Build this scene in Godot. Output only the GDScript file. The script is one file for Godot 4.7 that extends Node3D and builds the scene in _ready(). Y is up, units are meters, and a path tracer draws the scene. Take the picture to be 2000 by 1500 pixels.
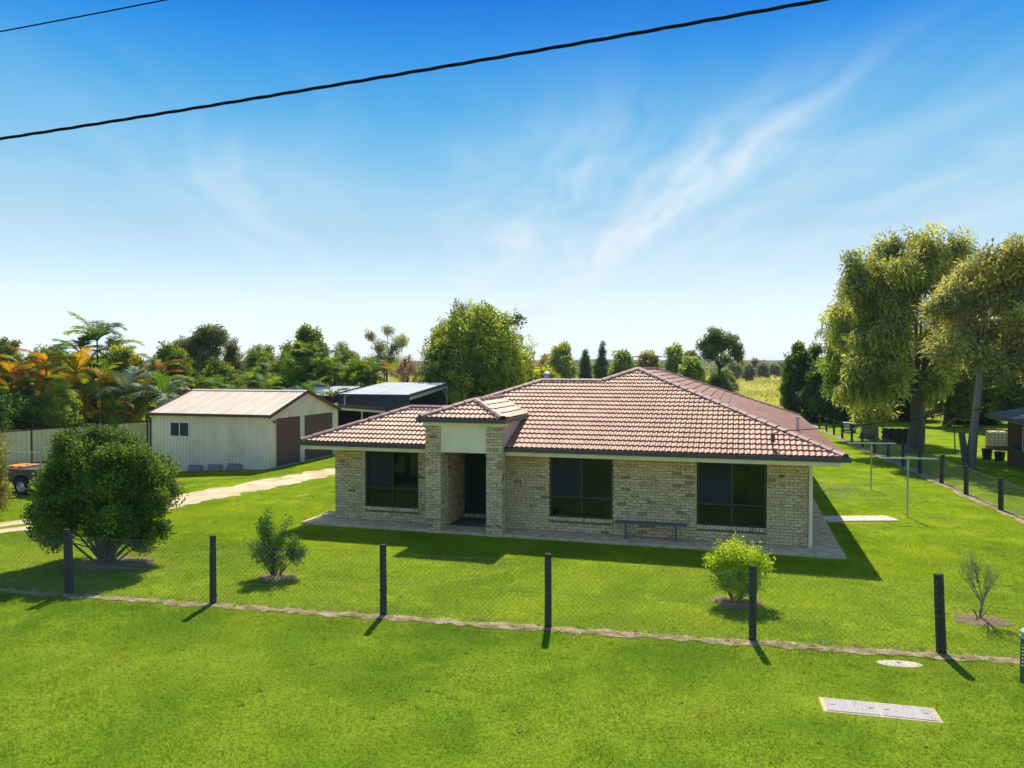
extends Node3D

const YAW := 16.4
const TP := 0.36397          # tangent of the roof pitch
const CP := 0.93969
const SP := 0.34202
const EYE := Vector3(-1.88, 4.88, 22.35)

var rng := RandomNumberGenerator.new()
var names := {}
var M := {}

# ------------------------------------------------------------------ mesh builder
class MB:
	var v := PackedVector3Array()
	var n := PackedVector3Array()
	var c := PackedColorArray()
	var uv := PackedVector2Array()
	var col := Color(1, 1, 1)
	var use_uv := false

	func tri(a: Vector3, b: Vector3, d: Vector3) -> void:      # counter-clockwise seen from outside
		var m := (b - a).cross(d - a).normalized()
		v.append(a); v.append(d); v.append(b)
		n.append(m); n.append(m); n.append(m)
		c.append(col); c.append(col); c.append(col)

	func trin(a: Vector3, b: Vector3, d: Vector3, na: Vector3, nb: Vector3, nd: Vector3) -> void:
		v.append(a); v.append(d); v.append(b)
		n.append(na); n.append(nd); n.append(nb)
		c.append(col); c.append(col); c.append(col)

	func quad(a: Vector3, b: Vector3, d: Vector3, e: Vector3) -> void:
		tri(a, b, d)
		tri(a, d, e)

	func quadn(a: Vector3, b: Vector3, d: Vector3, e: Vector3, na: Vector3, nb: Vector3, nd: Vector3, ne: Vector3) -> void:
		trin(a, b, d, na, nb, nd)
		trin(a, d, e, na, nd, ne)

	func box(lo: Vector3, hi: Vector3, xf := Transform3D()) -> void:
		var p: Array[Vector3] = []
		for k in 8:
			p.append(xf * Vector3(hi.x if k & 1 else lo.x, hi.y if k & 2 else lo.y, hi.z if k & 4 else lo.z))
		quad(p[4], p[5], p[7], p[6])
		quad(p[1], p[0], p[2], p[3])
		quad(p[5], p[1], p[3], p[7])
		quad(p[0], p[4], p[6], p[2])
		quad(p[6], p[7], p[3], p[2])
		quad(p[0], p[1], p[5], p[4])

	# a box with chamfered edges
	func bbox(lo: Vector3, hi: Vector3, b: float, xf := Transform3D()) -> void:
		var ce := (lo + hi) / 2.0
		var h := (hi - lo) / 2.0
		for ax in 3:
			for s in [-1.0, 1.0]:
				var u := Vector3.ZERO
				var w := Vector3.ZERO
				var d := Vector3.ZERO
				u[(ax + 1) % 3] = h[(ax + 1) % 3] - b
				w[(ax + 2) % 3] = h[(ax + 2) % 3] - b
				d[ax] = h[ax] * s
				var q := [ce + d - u - w, ce + d + u - w, ce + d + u + w, ce + d - u + w]
				if s < 0: q.reverse()
				quad(xf * q[0], xf * q[1], xf * q[2], xf * q[3])
		for ax in 3:
			for s in [-1.0, 1.0]:
				for t in [-1.0, 1.0]:
					var e := Vector3.ZERO
					e[ax] = h[ax] - b
					var a1 := (ax + 1) % 3
					var a2 := (ax + 2) % 3
					var p := Vector3.ZERO
					p[a1] = h[a1] * s
					p[a2] = (h[a2] - b) * t
					var q2 := Vector3.ZERO
					q2[a1] = (h[a1] - b) * s
					q2[a2] = h[a2] * t
					var f := [ce + p - e, ce + p + e, ce + q2 + e, ce + q2 - e]
					if s * t < 0: f.reverse()
					quad(xf * f[3], xf * f[2], xf * f[1], xf * f[0])

	func tube(pts: Array, radii: Array, sides := 6, caps := true) -> void:
		var rings := []
		var up := Vector3(0.31, 0.12, 0.94)
		for i in pts.size():
			var d: Vector3 = (pts[mini(i + 1, pts.size() - 1)] - pts[maxi(i - 1, 0)]).normalized()
			var x := d.cross(up)
			if x.length() < 0.05: x = d.cross(Vector3(1, 0, 0.1))
			x = x.normalized()
			var y := x.cross(d).normalized()
			var ring := []
			for k in sides:
				var an := TAU * k / sides
				var o := x * cos(an) + y * sin(an)
				ring.append([pts[i] + o * radii[mini(i, radii.size() - 1)], o])
			rings.append(ring)
		for i in pts.size() - 1:
			for k in sides:
				var a = rings[i][k]
				var b = rings[i][(k + 1) % sides]
				var d = rings[i + 1][(k + 1) % sides]
				var e = rings[i + 1][k]
				quadn(b[0], a[0], e[0], d[0], b[1], a[1], e[1], d[1])
		if caps:
			for k in sides:
				var f = rings[0]
				var l = rings[-1]
				tri(pts[0], f[k][0], f[(k + 1) % sides][0])
				tri(pts[-1], l[(k + 1) % sides][0], l[k][0])

	func lathe(prof: Array, seg := 16, xf := Transform3D()) -> void:       # prof: [radius, height] upwards
		for i in prof.size() - 1:
			var r0: float = prof[i][0]
			var r1: float = prof[i + 1][0]
			var y0: float = prof[i][1]
			var y1: float = prof[i + 1][1]
			for k in seg:
				var a := TAU * k / seg
				var b := TAU * (k + 1) / seg
				quad(xf * Vector3(r0 * sin(a), y0, r0 * cos(a)), xf * Vector3(r0 * sin(b), y0, r0 * cos(b)), xf * Vector3(r1 * sin(b), y1, r1 * cos(b)), xf * Vector3(r1 * sin(a), y1, r1 * cos(a)))

	func add(o: MB, xf: Transform3D, tint := Color(1, 1, 1)) -> void:
		for i in o.v.size():
			v.append(xf * o.v[i])
			n.append((xf.basis * o.n[i]).normalized())
			c.append(o.c[i] * tint)

	func mesh() -> ArrayMesh:
		var a := []
		a.resize(Mesh.ARRAY_MAX)
		a[Mesh.ARRAY_VERTEX] = v
		a[Mesh.ARRAY_NORMAL] = n
		a[Mesh.ARRAY_COLOR] = c
		if use_uv:
			a[Mesh.ARRAY_TEX_UV] = uv
		var m := ArrayMesh.new()
		m.add_surface_from_arrays(Mesh.PRIMITIVE_TRIANGLES, a)
		return m

# ------------------------------------------------------------------ scene helpers
func numbered(called: String) -> String:
	var k: int = names.get(called, 0)
	names[called] = k + 1
	return called if k == 0 else "%s_%03d" % [called, k]

func thing(called: String, label: String, category: String, at := Vector3.ZERO, turn := 0.0, group := "") -> Node3D:
	var o := Node3D.new()
	o.name = numbered(called)
	add_child(o)
	o.position = at
	o.rotation.y = turn
	tag(o, label, category, group)
	return o

func tag(o: Node, label: String, category: String, group := "") -> void:
	if label: o.set_meta("label", label)
	if category: o.set_meta("category", category)
	if group: o.set_meta("group", group)

var kids := {}
func part(called: String, m, mat: Material, parent: Node, xf := Transform3D()) -> MeshInstance3D:
	var o := MeshInstance3D.new()
	var key := "%d/%s" % [parent.get_instance_id(), called]
	var k: int = kids.get(key, 0)
	kids[key] = k + 1
	o.name = called if k == 0 else "%s_%03d" % [called, k]
	o.mesh = m.mesh() if m is MB else m
	o.material_override = mat
	o.transform = xf
	parent.add_child(o)
	return o

func struct(called: String, m, mat: Material, label := "") -> MeshInstance3D:
	var o := part(called, m, mat, self)
	o.set_meta("kind", "structure")
	if label: o.set_meta("label", label)
	return o

func lc(r: float, g: float, b: float) -> Color:
	return Color(r, g, b).linear_to_srgb()

func ntex(sd: int, freq: float, oct: int, stops: Array, cols: Array, size := 512, kind := FastNoiseLite.TYPE_SIMPLEX_SMOOTH) -> NoiseTexture2D:
	var f := FastNoiseLite.new()
	f.seed = sd
	f.noise_type = kind
	f.frequency = freq
	f.fractal_octaves = oct
	var t := NoiseTexture2D.new()
	t.width = size
	t.height = size
	t.seamless = true
	t.seamless_blend_skirt = 0.25
	t.noise = f
	var g := Gradient.new()
	g.offsets = PackedFloat32Array(stops)
	g.colors = PackedColorArray(cols)
	t.color_ramp = g
	return t

func mat(col: Color, rough := 0.8, tex: Texture2D = null, tile := 1.0, world := true) -> StandardMaterial3D:
	var m := StandardMaterial3D.new()
	m.albedo_color = col
	m.roughness = rough
	m.vertex_color_use_as_albedo = true
	if tex:
		m.albedo_texture = tex
		m.uv1_triplanar = true
		m.uv1_world_triplanar = world
		m.uv1_scale = Vector3.ONE / tile
	return m

func bump(m: StandardMaterial3D, tex: Texture2D, cm: float) -> StandardMaterial3D:
	m.heightmap_enabled = true
	m.heightmap_texture = tex
	m.heightmap_scale = cm
	return m

func leafmat(col: Color, back: Color, rough := 0.5) -> StandardMaterial3D:
	var m := mat(col, rough)
	m.backlight_enabled = true
	m.backlight = back
	m.cull_mode = BaseMaterial3D.CULL_DISABLED
	m.metallic_specular = 0.3
	return m

func hgt(x: float, _z := 0.0) -> float:        # the yard falls gently towards the left boundary
	return -0.08 - 0.35 * smoothstep(-22.0, -30.0, x)

func px_dir(x: float, y: float) -> Vector3:
	var th := deg_to_rad(YAW)
	var f := Vector3(-sin(th), 0, -cos(th))
	var r := Vector3(cos(th), 0, -sin(th))
	return (f + r * (x - 1000.0) / 1520.0 + Vector3.UP * (715.0 - y) / 1520.0).normalized()

# ------------------------------------------------------------------ light and sky
func camera_and_light() -> void:
	var cam := Camera3D.new()
	cam.name = "camera"
	add_child(cam)
	cam.position = EYE
	cam.rotation_degrees = Vector3(-1.319, YAW, 0)
	cam.fov = 52.52
	cam.near = 0.1
	cam.far = 6000.0
	cam.current = true
	var sun := DirectionalLight3D.new()
	sun.name = "sun"
	add_child(sun)
	sun.look_at_from_position(Vector3.ZERO, Vector3(0.162, -1.0, 0.83), Vector3.UP)
	sun.light_energy = 1.35
	sun.light_color = Color(1.0, 0.95, 0.86)
	sun.light_angular_distance = 0.53
	sun.shadow_enabled = true
	var we := WorldEnvironment.new()
	we.name = "world_environment"
	var e := Environment.new()
	e.background_mode = Environment.BG_SKY
	e.tonemap_mode = Environment.TONE_MAPPER_LINEAR
	e.tonemap_exposure = 1.55
	e.background_energy_multiplier = 0.80
	e.sdfgi_enabled = true
	e.ssao_enabled = true
	e.ssil_enabled = true
	e.fog_enabled = true
	e.fog_density = 0.0002
	e.fog_light_color = Color(0.82, 0.9, 1.0)
	var sky := Sky.new()
	var pm := PanoramaSkyMaterial.new()
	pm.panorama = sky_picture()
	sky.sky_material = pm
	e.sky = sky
	we.environment = e
	add_child(we)

func sky_picture() -> ImageTexture:
	var W := 1536
	var H := 768
	var data := PackedFloat32Array()
	data.resize(W * H * 3)
	# air colour by elevation in degrees (sRGB); overhead stops paled to add fill light
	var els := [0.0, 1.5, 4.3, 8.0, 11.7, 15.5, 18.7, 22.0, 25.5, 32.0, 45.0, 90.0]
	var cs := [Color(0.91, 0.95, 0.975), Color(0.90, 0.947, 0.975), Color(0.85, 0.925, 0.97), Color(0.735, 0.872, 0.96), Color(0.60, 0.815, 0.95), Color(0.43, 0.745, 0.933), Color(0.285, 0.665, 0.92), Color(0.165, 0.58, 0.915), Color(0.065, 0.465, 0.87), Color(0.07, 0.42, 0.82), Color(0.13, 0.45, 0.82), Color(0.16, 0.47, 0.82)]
	var lut := []
	for i in 361:
		var el := i * 0.25
		var k := 0
		while k < els.size() - 2 and el > els[k + 1]: k += 1
		var t: float = (el - els[k]) / (els[k + 1] - els[k])
		var cc: Color = cs[k].lerp(cs[k + 1], t)
		var li := cc.srgb_to_linear()
		lut.append(li * (1.0 - 0.19 * smoothstep(3.0, 10.0, el)))
	var n1 := FastNoiseLite.new()
	n1.seed = 4
	n1.frequency = 1.0
	n1.fractal_octaves = 4
	var n2 := FastNoiseLite.new()
	n2.seed = 9
	n2.frequency = 1.0
	n2.fractal_octaves = 5
	# the cirrus streaks run towards one bearing of the sky
	var run := px_dir(800, 715)
	run.y = 0
	run = run.normalized()
	var side := Vector3(-run.z, 0, run.x)
	var bands := []
	for s in [[1340, 372, 0.15, 1.15, 0.35], [1130, 300, 0.10, 0.35, 0.3], [540, 470, 0.26, 0.40, 0.6], [1000, 440, 0.30, 0.5, 0.5], [1850, 400, 0.9, 0.42, 1.2], [60, 620, 0.8, 0.2, 1.0], [1440, 330, 0.5, 0.3, 1.0], [1180, 480, 0.35, 0.3, 1.0]]:
		var d := px_dir(s[0], s[1])
		var p := d / (d.y + 0.06)
		bands.append([p.dot(side), s[2], s[3]])
	for j in H:
		var el := PI / 2.0 - (j + 0.5) / H * PI
		if el < -0.01:
			var cg := Color(0.30, 0.36, 0.22).srgb_to_linear()
			for i in W:
				var o0 := (j * W + i) * 3
				data[o0] = cg.r
				data[o0 + 1] = cg.g
				data[o0 + 2] = cg.b
			continue
		var ey := sin(el)
		var eh := cos(el)
		var base: Color = lut[clampi(int(rad_to_deg(maxf(el, 0.0)) * 4.0), 0, 360)]
		var next: Color = lut[clampi(int(rad_to_deg(maxf(el, 0.0)) * 4.0) + 1, 0, 360)]
		base = base.lerp(next, fposmod(rad_to_deg(maxf(el, 0.0)) * 4.0, 1.0))
		var fadelow := smoothstep(0.0, 0.07, ey)
		var high := 1.0 - smoothstep(0.2, 0.40, ey)
		for i in W:
			var az := (i + 0.5) / W * TAU
			var d := Vector3(sin(az) * eh, ey, -cos(az) * eh)
			var q := d / (ey + 0.06)
			var a := q.dot(run)
			var b := q.dot(side)
			var w := n1.get_noise_2d(a * 0.6 + 7.0, b * 0.6)
			var f := n2.get_noise_2d((b + w * 0.2) * 2.6, a * 0.42 + w * 0.25)
			var wisp := n2.get_noise_2d((b + w * 0.25) * 7.0 + 40.0, a * 1.5)
			var cov := 0.10 + 0.10 * w + 0.10 * maxf(0.0, f + 0.1)
			if a > 0.0:
				for bd in bands:
					var t: float = (b - bd[0] + 0.05 * w) / bd[1]
					if absf(t) < 2.5:
						cov += bd[2] * exp(-t * t) * maxf(0.0, 0.5 + 0.7 * f + 0.4 * wisp) * 0.66 * smoothstep(0.47, 0.22, ey)
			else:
				cov += 0.18 + 0.3 * maxf(0.0, f + 0.2)  # unseen cirrus behind the camera, added to raise the fill light
			cov = clampf(cov, 0.0, 0.85) * fadelow * (0.1 + 0.9 * high) + 0.42 * smoothstep(0.46, 0.8, ey) * clampf(0.6 + f, 0.0, 1.2)  # last term: unseen overhead veil, added to brighten the shade
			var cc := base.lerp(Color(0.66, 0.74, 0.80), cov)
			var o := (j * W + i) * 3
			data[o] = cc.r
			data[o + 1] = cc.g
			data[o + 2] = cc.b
	var im := Image.create_from_data(W, H, false, Image.FORMAT_RGBF, data.to_byte_array())
	return ImageTexture.create_from_image(im)

# ------------------------------------------------------------------ materials
func make_materials() -> void:
	var G := ntex(3, 0.010, 5, [0.0, 0.36, 0.55, 1.0], [lc(0.145, 0.245, 0.009), lc(0.195, 0.295, 0.010), lc(0.25, 0.345, 0.012), lc(0.31, 0.385, 0.018)], 1024)  # yard turf yellower than the verge: backlit glow painted into its colour
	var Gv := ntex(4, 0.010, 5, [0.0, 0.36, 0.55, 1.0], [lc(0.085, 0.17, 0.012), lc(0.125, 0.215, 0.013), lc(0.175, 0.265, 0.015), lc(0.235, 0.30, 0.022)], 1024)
	var Gd := ntex(5, 0.035, 4, [0.0, 0.4, 0.62, 1.0], [Color(0.72, 0.74, 0.66), Color(0.90, 0.91, 0.88), Color(1, 1, 1), Color(1, 1, 0.98)], 1024)
	var lawn := mat(Color(1, 1, 1), 0.95, G, 26.0)
	lawn.detail_enabled = true
	lawn.detail_albedo = Gd
	lawn.detail_blend_mode = BaseMaterial3D.BLEND_MODE_MUL
	lawn.detail_uv_layer = BaseMaterial3D.DETAIL_UV_2
	lawn.uv2_triplanar = true
	lawn.uv2_world_triplanar = true
	lawn.uv2_scale = Vector3.ONE / 3.1
	lawn.metallic_specular = 0.1
	M.lawn = lawn
	M.verge = lawn.duplicate()
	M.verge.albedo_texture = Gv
	M.blade = leafmat(Color(1.15, 1.15, 1.15), Color(1, 1, 1), 0.8)
	M.blade.metallic_specular = 0.2
	var P := ntex(8, 0.012, 5, [0.0, 0.4, 0.6, 1.0], [lc(0.18, 0.21, 0.02), lc(0.25, 0.29, 0.03), lc(0.31, 0.33, 0.05), lc(0.37, 0.33, 0.10)], 1024)
	M.paddock = mat(Color(1, 1, 1), 0.95, P, 90.0)
	M.paddock.metallic_specular = 0.1
	M.tallgrass = leafmat(Color(1.5, 1.5, 1.4), Color(1, 1, 1), 0.8)
	var fine := ntex(21, 0.06, 4, [0.0, 1.0], [Color(0, 0, 0), Color(1, 1, 1)], 512)
	M.fine = fine
	var S := ntex(11, 0.02, 5, [0.0, 0.35, 0.6, 1.0], [lc(0.42, 0.31, 0.15), lc(0.54, 0.42, 0.24), lc(0.62, 0.50, 0.31), lc(0.66, 0.54, 0.36)], 512)
	M.sand = bump(mat(Color(1, 1, 1), 0.95, S, 13.0), fine, 0.3)
	var D := ntex(12, 0.03, 5, [0.0, 0.35, 0.6, 1.0], [lc(0.14, 0.10, 0.05), lc(0.25, 0.185, 0.095), lc(0.36, 0.29, 0.175), lc(0.44, 0.37, 0.26)], 512)
	M.dirt = bump(mat(Color(1, 1, 1), 0.95, D, 6.0), fine, 0.5)
	var C := ntex(14, 0.012, 6, [0.0, 0.4, 0.65, 1.0], [lc(0.24, 0.23, 0.20), lc(0.35, 0.335, 0.30), lc(0.42, 0.40, 0.36), lc(0.47, 0.45, 0.41)], 512)
	M.concrete = bump(mat(Color(1.20, 1.08, 0.86), 0.85, C, 2.6), fine, 0.3)
	M.pale_concrete = bump(mat(Color(1.2, 1.17, 1.1), 0.85, C, 1.3), fine, 0.4)
	var mu := ntex(15, 0.08, 4, [0.0, 0.4, 0.7, 1.0], [lc(0.09, 0.055, 0.025), lc(0.24, 0.16, 0.075), lc(0.40, 0.29, 0.15), lc(0.52, 0.40, 0.24)], 512)
	M.edging = bump(mat(Color(0.95, 0.88, 0.76), 0.9, D, 0.9), fine, 1.0)
	M.edging.albedo_color = Color(1.02, 0.97, 0.9)
	M.mulch = bump(mat(Color(1, 1, 1), 0.95, mu, 1.0), fine, 4.0)
	# house
	var B := ntex(31, 0.02, 5, [0.0, 0.27, 0.40, 1.0], [Color(0.52, 0.42, 0.34), Color(0.80, 0.74, 0.66), Color(1, 1, 1), Color(1, 1, 1)], 1024)
	M.brick = bump(mat(Color(1, 1, 1), 0.9, B, 1.7), fine, 0.5)
	M.bricks = []
	for k in 7:
		var m: StandardMaterial3D = M.brick.duplicate()
		m.albedo_color = brick_tone(k).linear_to_srgb()
		M.bricks.append(m)
	M.mortar = mat(lc(0.20, 0.145, 0.065), 0.95)
	M.cream = mat(lc(0.92, 0.78, 0.50), 0.7, ntex(33, 0.01, 4, [0.0, 0.5, 1.0], [Color(0.92, 0.92, 0.9), Color(1, 1, 1), Color(1, 1, 1)], 256), 2.0)
	M.gutter = mat(lc(0.055, 0.062, 0.060), 0.45)
	M.tile = bump(mat(Color(1, 1, 1), 0.52, ntex(35, 0.03, 4, [0.0, 0.35, 0.6, 1.0], [Color(0.74, 0.70, 0.68), Color(0.90, 0.89, 0.88), Color(1, 1, 1), Color(1, 1, 1)], 512), 1.1), fine, 0.4)
	M.tile.metallic_specular = 0.42
	M.tiles = []
	for k in 7:
		var m: StandardMaterial3D = M.tile.duplicate()
		m.albedo_color = tile_tone(k).linear_to_srgb()
		M.tiles.append(m)
	M.ridge = M.tile.duplicate()
	M.ridge.albedo_color = lc(0.40, 0.225, 0.18)
	M.dark = mat(lc(0.03, 0.022, 0.02), 0.9)
	M.frame = mat(lc(0.028, 0.036, 0.030), 0.4)
	var gl := StandardMaterial3D.new()
	gl.albedo_color = Color(0.05, 0.07, 0.065, 0.35)
	gl.transparency = BaseMaterial3D.TRANSPARENCY_ALPHA
	gl.roughness = 0.02
	gl.metallic_specular = 0.4
	M.glass = gl
	M.screen = mat(lc(0.022, 0.027, 0.026), 0.85)
	M.curtain = mat(lc(0.085, 0.08, 0.088), 0.95)
	M.curtain.metallic_specular = 0.0
	M.interior = mat(lc(0.12, 0.11, 0.10), 0.95)
	M.galv = mat(lc(0.42, 0.44, 0.45), 0.4)
	M.galv.metallic = 0.6
	M.white = mat(lc(0.72, 0.72, 0.70), 0.5)
	# sheds and fences
	var Sh := ntex(41, 0.008, 5, [0.0, 0.35, 0.6, 1.0], [Color(0.92, 0.90, 0.87), Color(0.97, 0.96, 0.95), Color(1, 1, 1), Color(1, 1, 1)], 512)
	M.sheet = mat(lc(0.74, 0.64, 0.50), 0.55, Sh, 5.0)
	M.sheet_roof = mat(lc(0.56, 0.475, 0.365), 0.6, Sh, 7.0)
	M.maroon = mat(lc(0.085, 0.022, 0.02), 0.5)
	M.roller = mat(lc(0.115, 0.035, 0.028), 0.55)
	M.charcoal = mat(lc(0.045, 0.055, 0.062), 0.55, Sh, 5.0)
	M.zinc = mat(lc(0.55, 0.57, 0.58), 0.45, Sh, 6.0)
	M.fence_sheet = mat(lc(0.70, 0.56, 0.34), 0.6, Sh, 4.0)
	var Wd := ntex(43, 0.05, 4, [0.0, 0.4, 0.7, 1.0], [lc(0.016, 0.015, 0.012), lc(0.035, 0.034, 0.026), lc(0.075, 0.07, 0.05), lc(0.19, 0.18, 0.13)], 512)
	var post := mat(Color(1, 1, 1), 0.9, Wd, 1.0)
	post.uv1_scale = Vector3(3.2, 0.45, 3.2)
	M.post = bump(post, fine, 1.5)
	M.endgrain = mat(lc(0.42, 0.36, 0.26), 0.9, Wd, 0.4)
	M.wire = mat(lc(0.24, 0.25, 0.235), 0.55)
	M.wire.metallic = 0.3
	M.cable = mat(lc(0.016, 0.015, 0.014), 0.95)
	M.cable.metallic_specular = 0.15
	M.rust = mat(lc(0.12, 0.08, 0.055), 0.8)
	M.black = mat(lc(0.014, 0.014, 0.015), 0.5)
	M.rubber = mat(lc(0.016, 0.016, 0.016), 0.85)
	M.bodywork = mat(lc(0.02, 0.021, 0.022), 0.45)
	M.bodywork.clearcoat_enabled = true
	M.bodywork.clearcoat = 0.25
	M.orange = mat(lc(0.72, 0.26, 0.03), 0.7)
	M.green_box = mat(lc(0.05, 0.115, 0.075), 0.5)
	M.green_lid = mat(lc(0.42, 0.55, 0.40), 0.5)
	# bark and leaves
	M.bark_grey = bump(mat(Color(1, 1, 1), 0.95, ntex(51, 0.04, 5, [0.0, 0.5, 1.0], [lc(0.07, 0.055, 0.04), lc(0.17, 0.14, 0.105), lc(0.30, 0.26, 0.2)], 512), 1.1), fine, 6.0)
	M.bark_pale = bump(mat(Color(1, 1, 1), 0.95, ntex(52, 0.04, 5, [0.0, 0.5, 1.0], [lc(0.12, 0.09, 0.06), lc(0.30, 0.25, 0.18), lc(0.50, 0.44, 0.36)], 512), 1.3), fine, 5.0)
	M.bark_dark = mat(lc(0.045, 0.035, 0.025), 0.95)
	M.leaf = leafmat(Color(1.8, 1.7, 1.7), Color(1.1, 1.1, 0.9), 0.6)
	M.leaf_dark = leafmat(Color(1.75, 1.7, 1.6), Color(0.9, 0.9, 0.7), 0.5)
	M.leaf_gum = leafmat(Color(1.9, 1.8, 1.8), Color(1.1, 1.1, 0.9), 0.65)
	M.leaf_weep = leafmat(Color(1.75, 1.75, 1.7), Color(1.1, 1.1, 0.95), 0.7)
	M.fronds = {
		"green": leafmat(lc(0.13, 0.24, 0.025), Color(0.9, 0.95, 0.6), 0.62),
		"lime": leafmat(lc(0.32, 0.40, 0.025), Color(1.0, 1.0, 0.6), 0.62),
		"gold": leafmat(lc(0.60, 0.43, 0.02), Color(1.1, 0.95, 0.4), 0.62),
		"orange": leafmat(lc(0.58, 0.26, 0.018), Color(1.1, 0.85, 0.4), 0.62),
		"silver": leafmat(lc(0.28, 0.33, 0.20), Color(0.5, 0.52, 0.4), 0.62),
	}
	M.palm_stem = mat(lc(0.12, 0.10, 0.05), 0.8)

func brick_tone(k: int) -> Color:
	return [Color(0.72, 0.55, 0.295), Color(0.68, 0.505, 0.265), Color(0.75, 0.585, 0.33), Color(0.63, 0.465, 0.245), Color(0.70, 0.545, 0.30), Color(0.54, 0.39, 0.21), Color(0.36, 0.25, 0.15)][k]

func tile_tone(k: int) -> Color:
	return [Color(0.41, 0.195, 0.115), Color(0.37, 0.165, 0.092), Color(0.45, 0.225, 0.14), Color(0.33, 0.145, 0.088), Color(0.41, 0.205, 0.13), Color(0.39, 0.18, 0.10), Color(0.47, 0.255, 0.165)][k]

# ------------------------------------------------------------------ ground
func grid(xs: Array, zs: Array, dy: float) -> MB:
	var b := MB.new()
	for i in xs.size() - 1:
		for j in zs.size() - 1:
			var p := func(x: float, z: float): return Vector3(x, hgt(x, z) + dy, z)
			b.quad(p.call(xs[i], zs[j + 1]), p.call(xs[i + 1], zs[j + 1]), p.call(xs[i + 1], zs[j]), p.call(xs[i], zs[j]))
	return b

const DRIVE := [[-40.0, 22.0], [-31.0, 13.0], [-26.6, 7.4], [-23.5, 3.3], [-21.75, -1.7], [-21.25, -4.6], [-20.6, -8.4], [-19.6, -12.5], [-18.3, -17.0], [-16.0, -22.0]]

func drive_at(t: float) -> Vector2:
	var c := DRIVE
	var i := clampi(int(t), 0, c.size() - 2)
	var f := t - i
	var g := func(k: int): return Vector2(c[clampi(k, 0, c.size() - 1)][0], c[clampi(k, 0, c.size() - 1)][1])
	return g.call(i).cubic_interpolate(g.call(i + 1), g.call(i - 1), g.call(i + 2), f)

func ribbon(path: Array, w0: float, w1: float, jit: float, dy: float, sd: int, rows := 3, freq := 0.9) -> MB:
	# a strip of ground with ragged edges, following the ground
	var f := FastNoiseLite.new()
	f.seed = sd
	f.frequency = freq
	f.fractal_octaves = 5
	var b := MB.new()
	var prev := []
	for i in path.size():
		var p: Vector2 = path[i]
		var d: Vector2 = (path[mini(i + 1, path.size() - 1)] - path[maxi(i - 1, 0)]).normalized()
		var s := Vector2(-d.y, d.x)
		var a := w0 + f.get_noise_2d(p.x, p.y) * jit
		var e := w1 + f.get_noise_2d(p.x + 50.0, p.y) * jit
		var row := []
		for k in rows + 1:
			var q := p + s * lerpf(a, e, float(k) / rows)
			row.append(Vector3(q.x, hgt(q.x, q.y) + dy, q.y))
		if prev:
			for k in rows:
				var n0: Vector3 = (prev[k + 1] - prev[k]).cross(row[k] - prev[k])
				if n0.y > 0: b.quad(prev[k], prev[k + 1], row[k + 1], row[k])
				else: b.quad(row[k], row[k + 1], prev[k + 1], prev[k])
		prev = row
	return b

func disc(at: Vector3, r: float, sq: float, sd: int, dome := 0.05) -> MB:
	var f := FastNoiseLite.new()
	f.seed = sd
	f.frequency = 1.2
	f.fractal_octaves = 3
	var b := MB.new()
	var rings := 4
	var seg := 40
	var p := func(i: int, k: int):
		var an := TAU * k / seg
		var rr := r * i / rings * (1.0 + 0.35 * f.get_noise_2d(cos(an) * 1.5, sin(an) * 1.5))
		var q := at + Vector3(cos(an) * rr, 0, sin(an) * rr * sq)
		return Vector3(q.x, hgt(q.x) + 0.008 + dome * (1.0 - pow(float(i) / rings, 2)), q.z)
	for i in rings:
		for k in seg:
			b.quad(p.call(i, k + 1), p.call(i, k), p.call(i + 1, k), p.call(i + 1, k + 1)) if i > 0 else b.tri(p.call(0, 0), p.call(1, k + 1), p.call(1, k))
	return b

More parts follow.
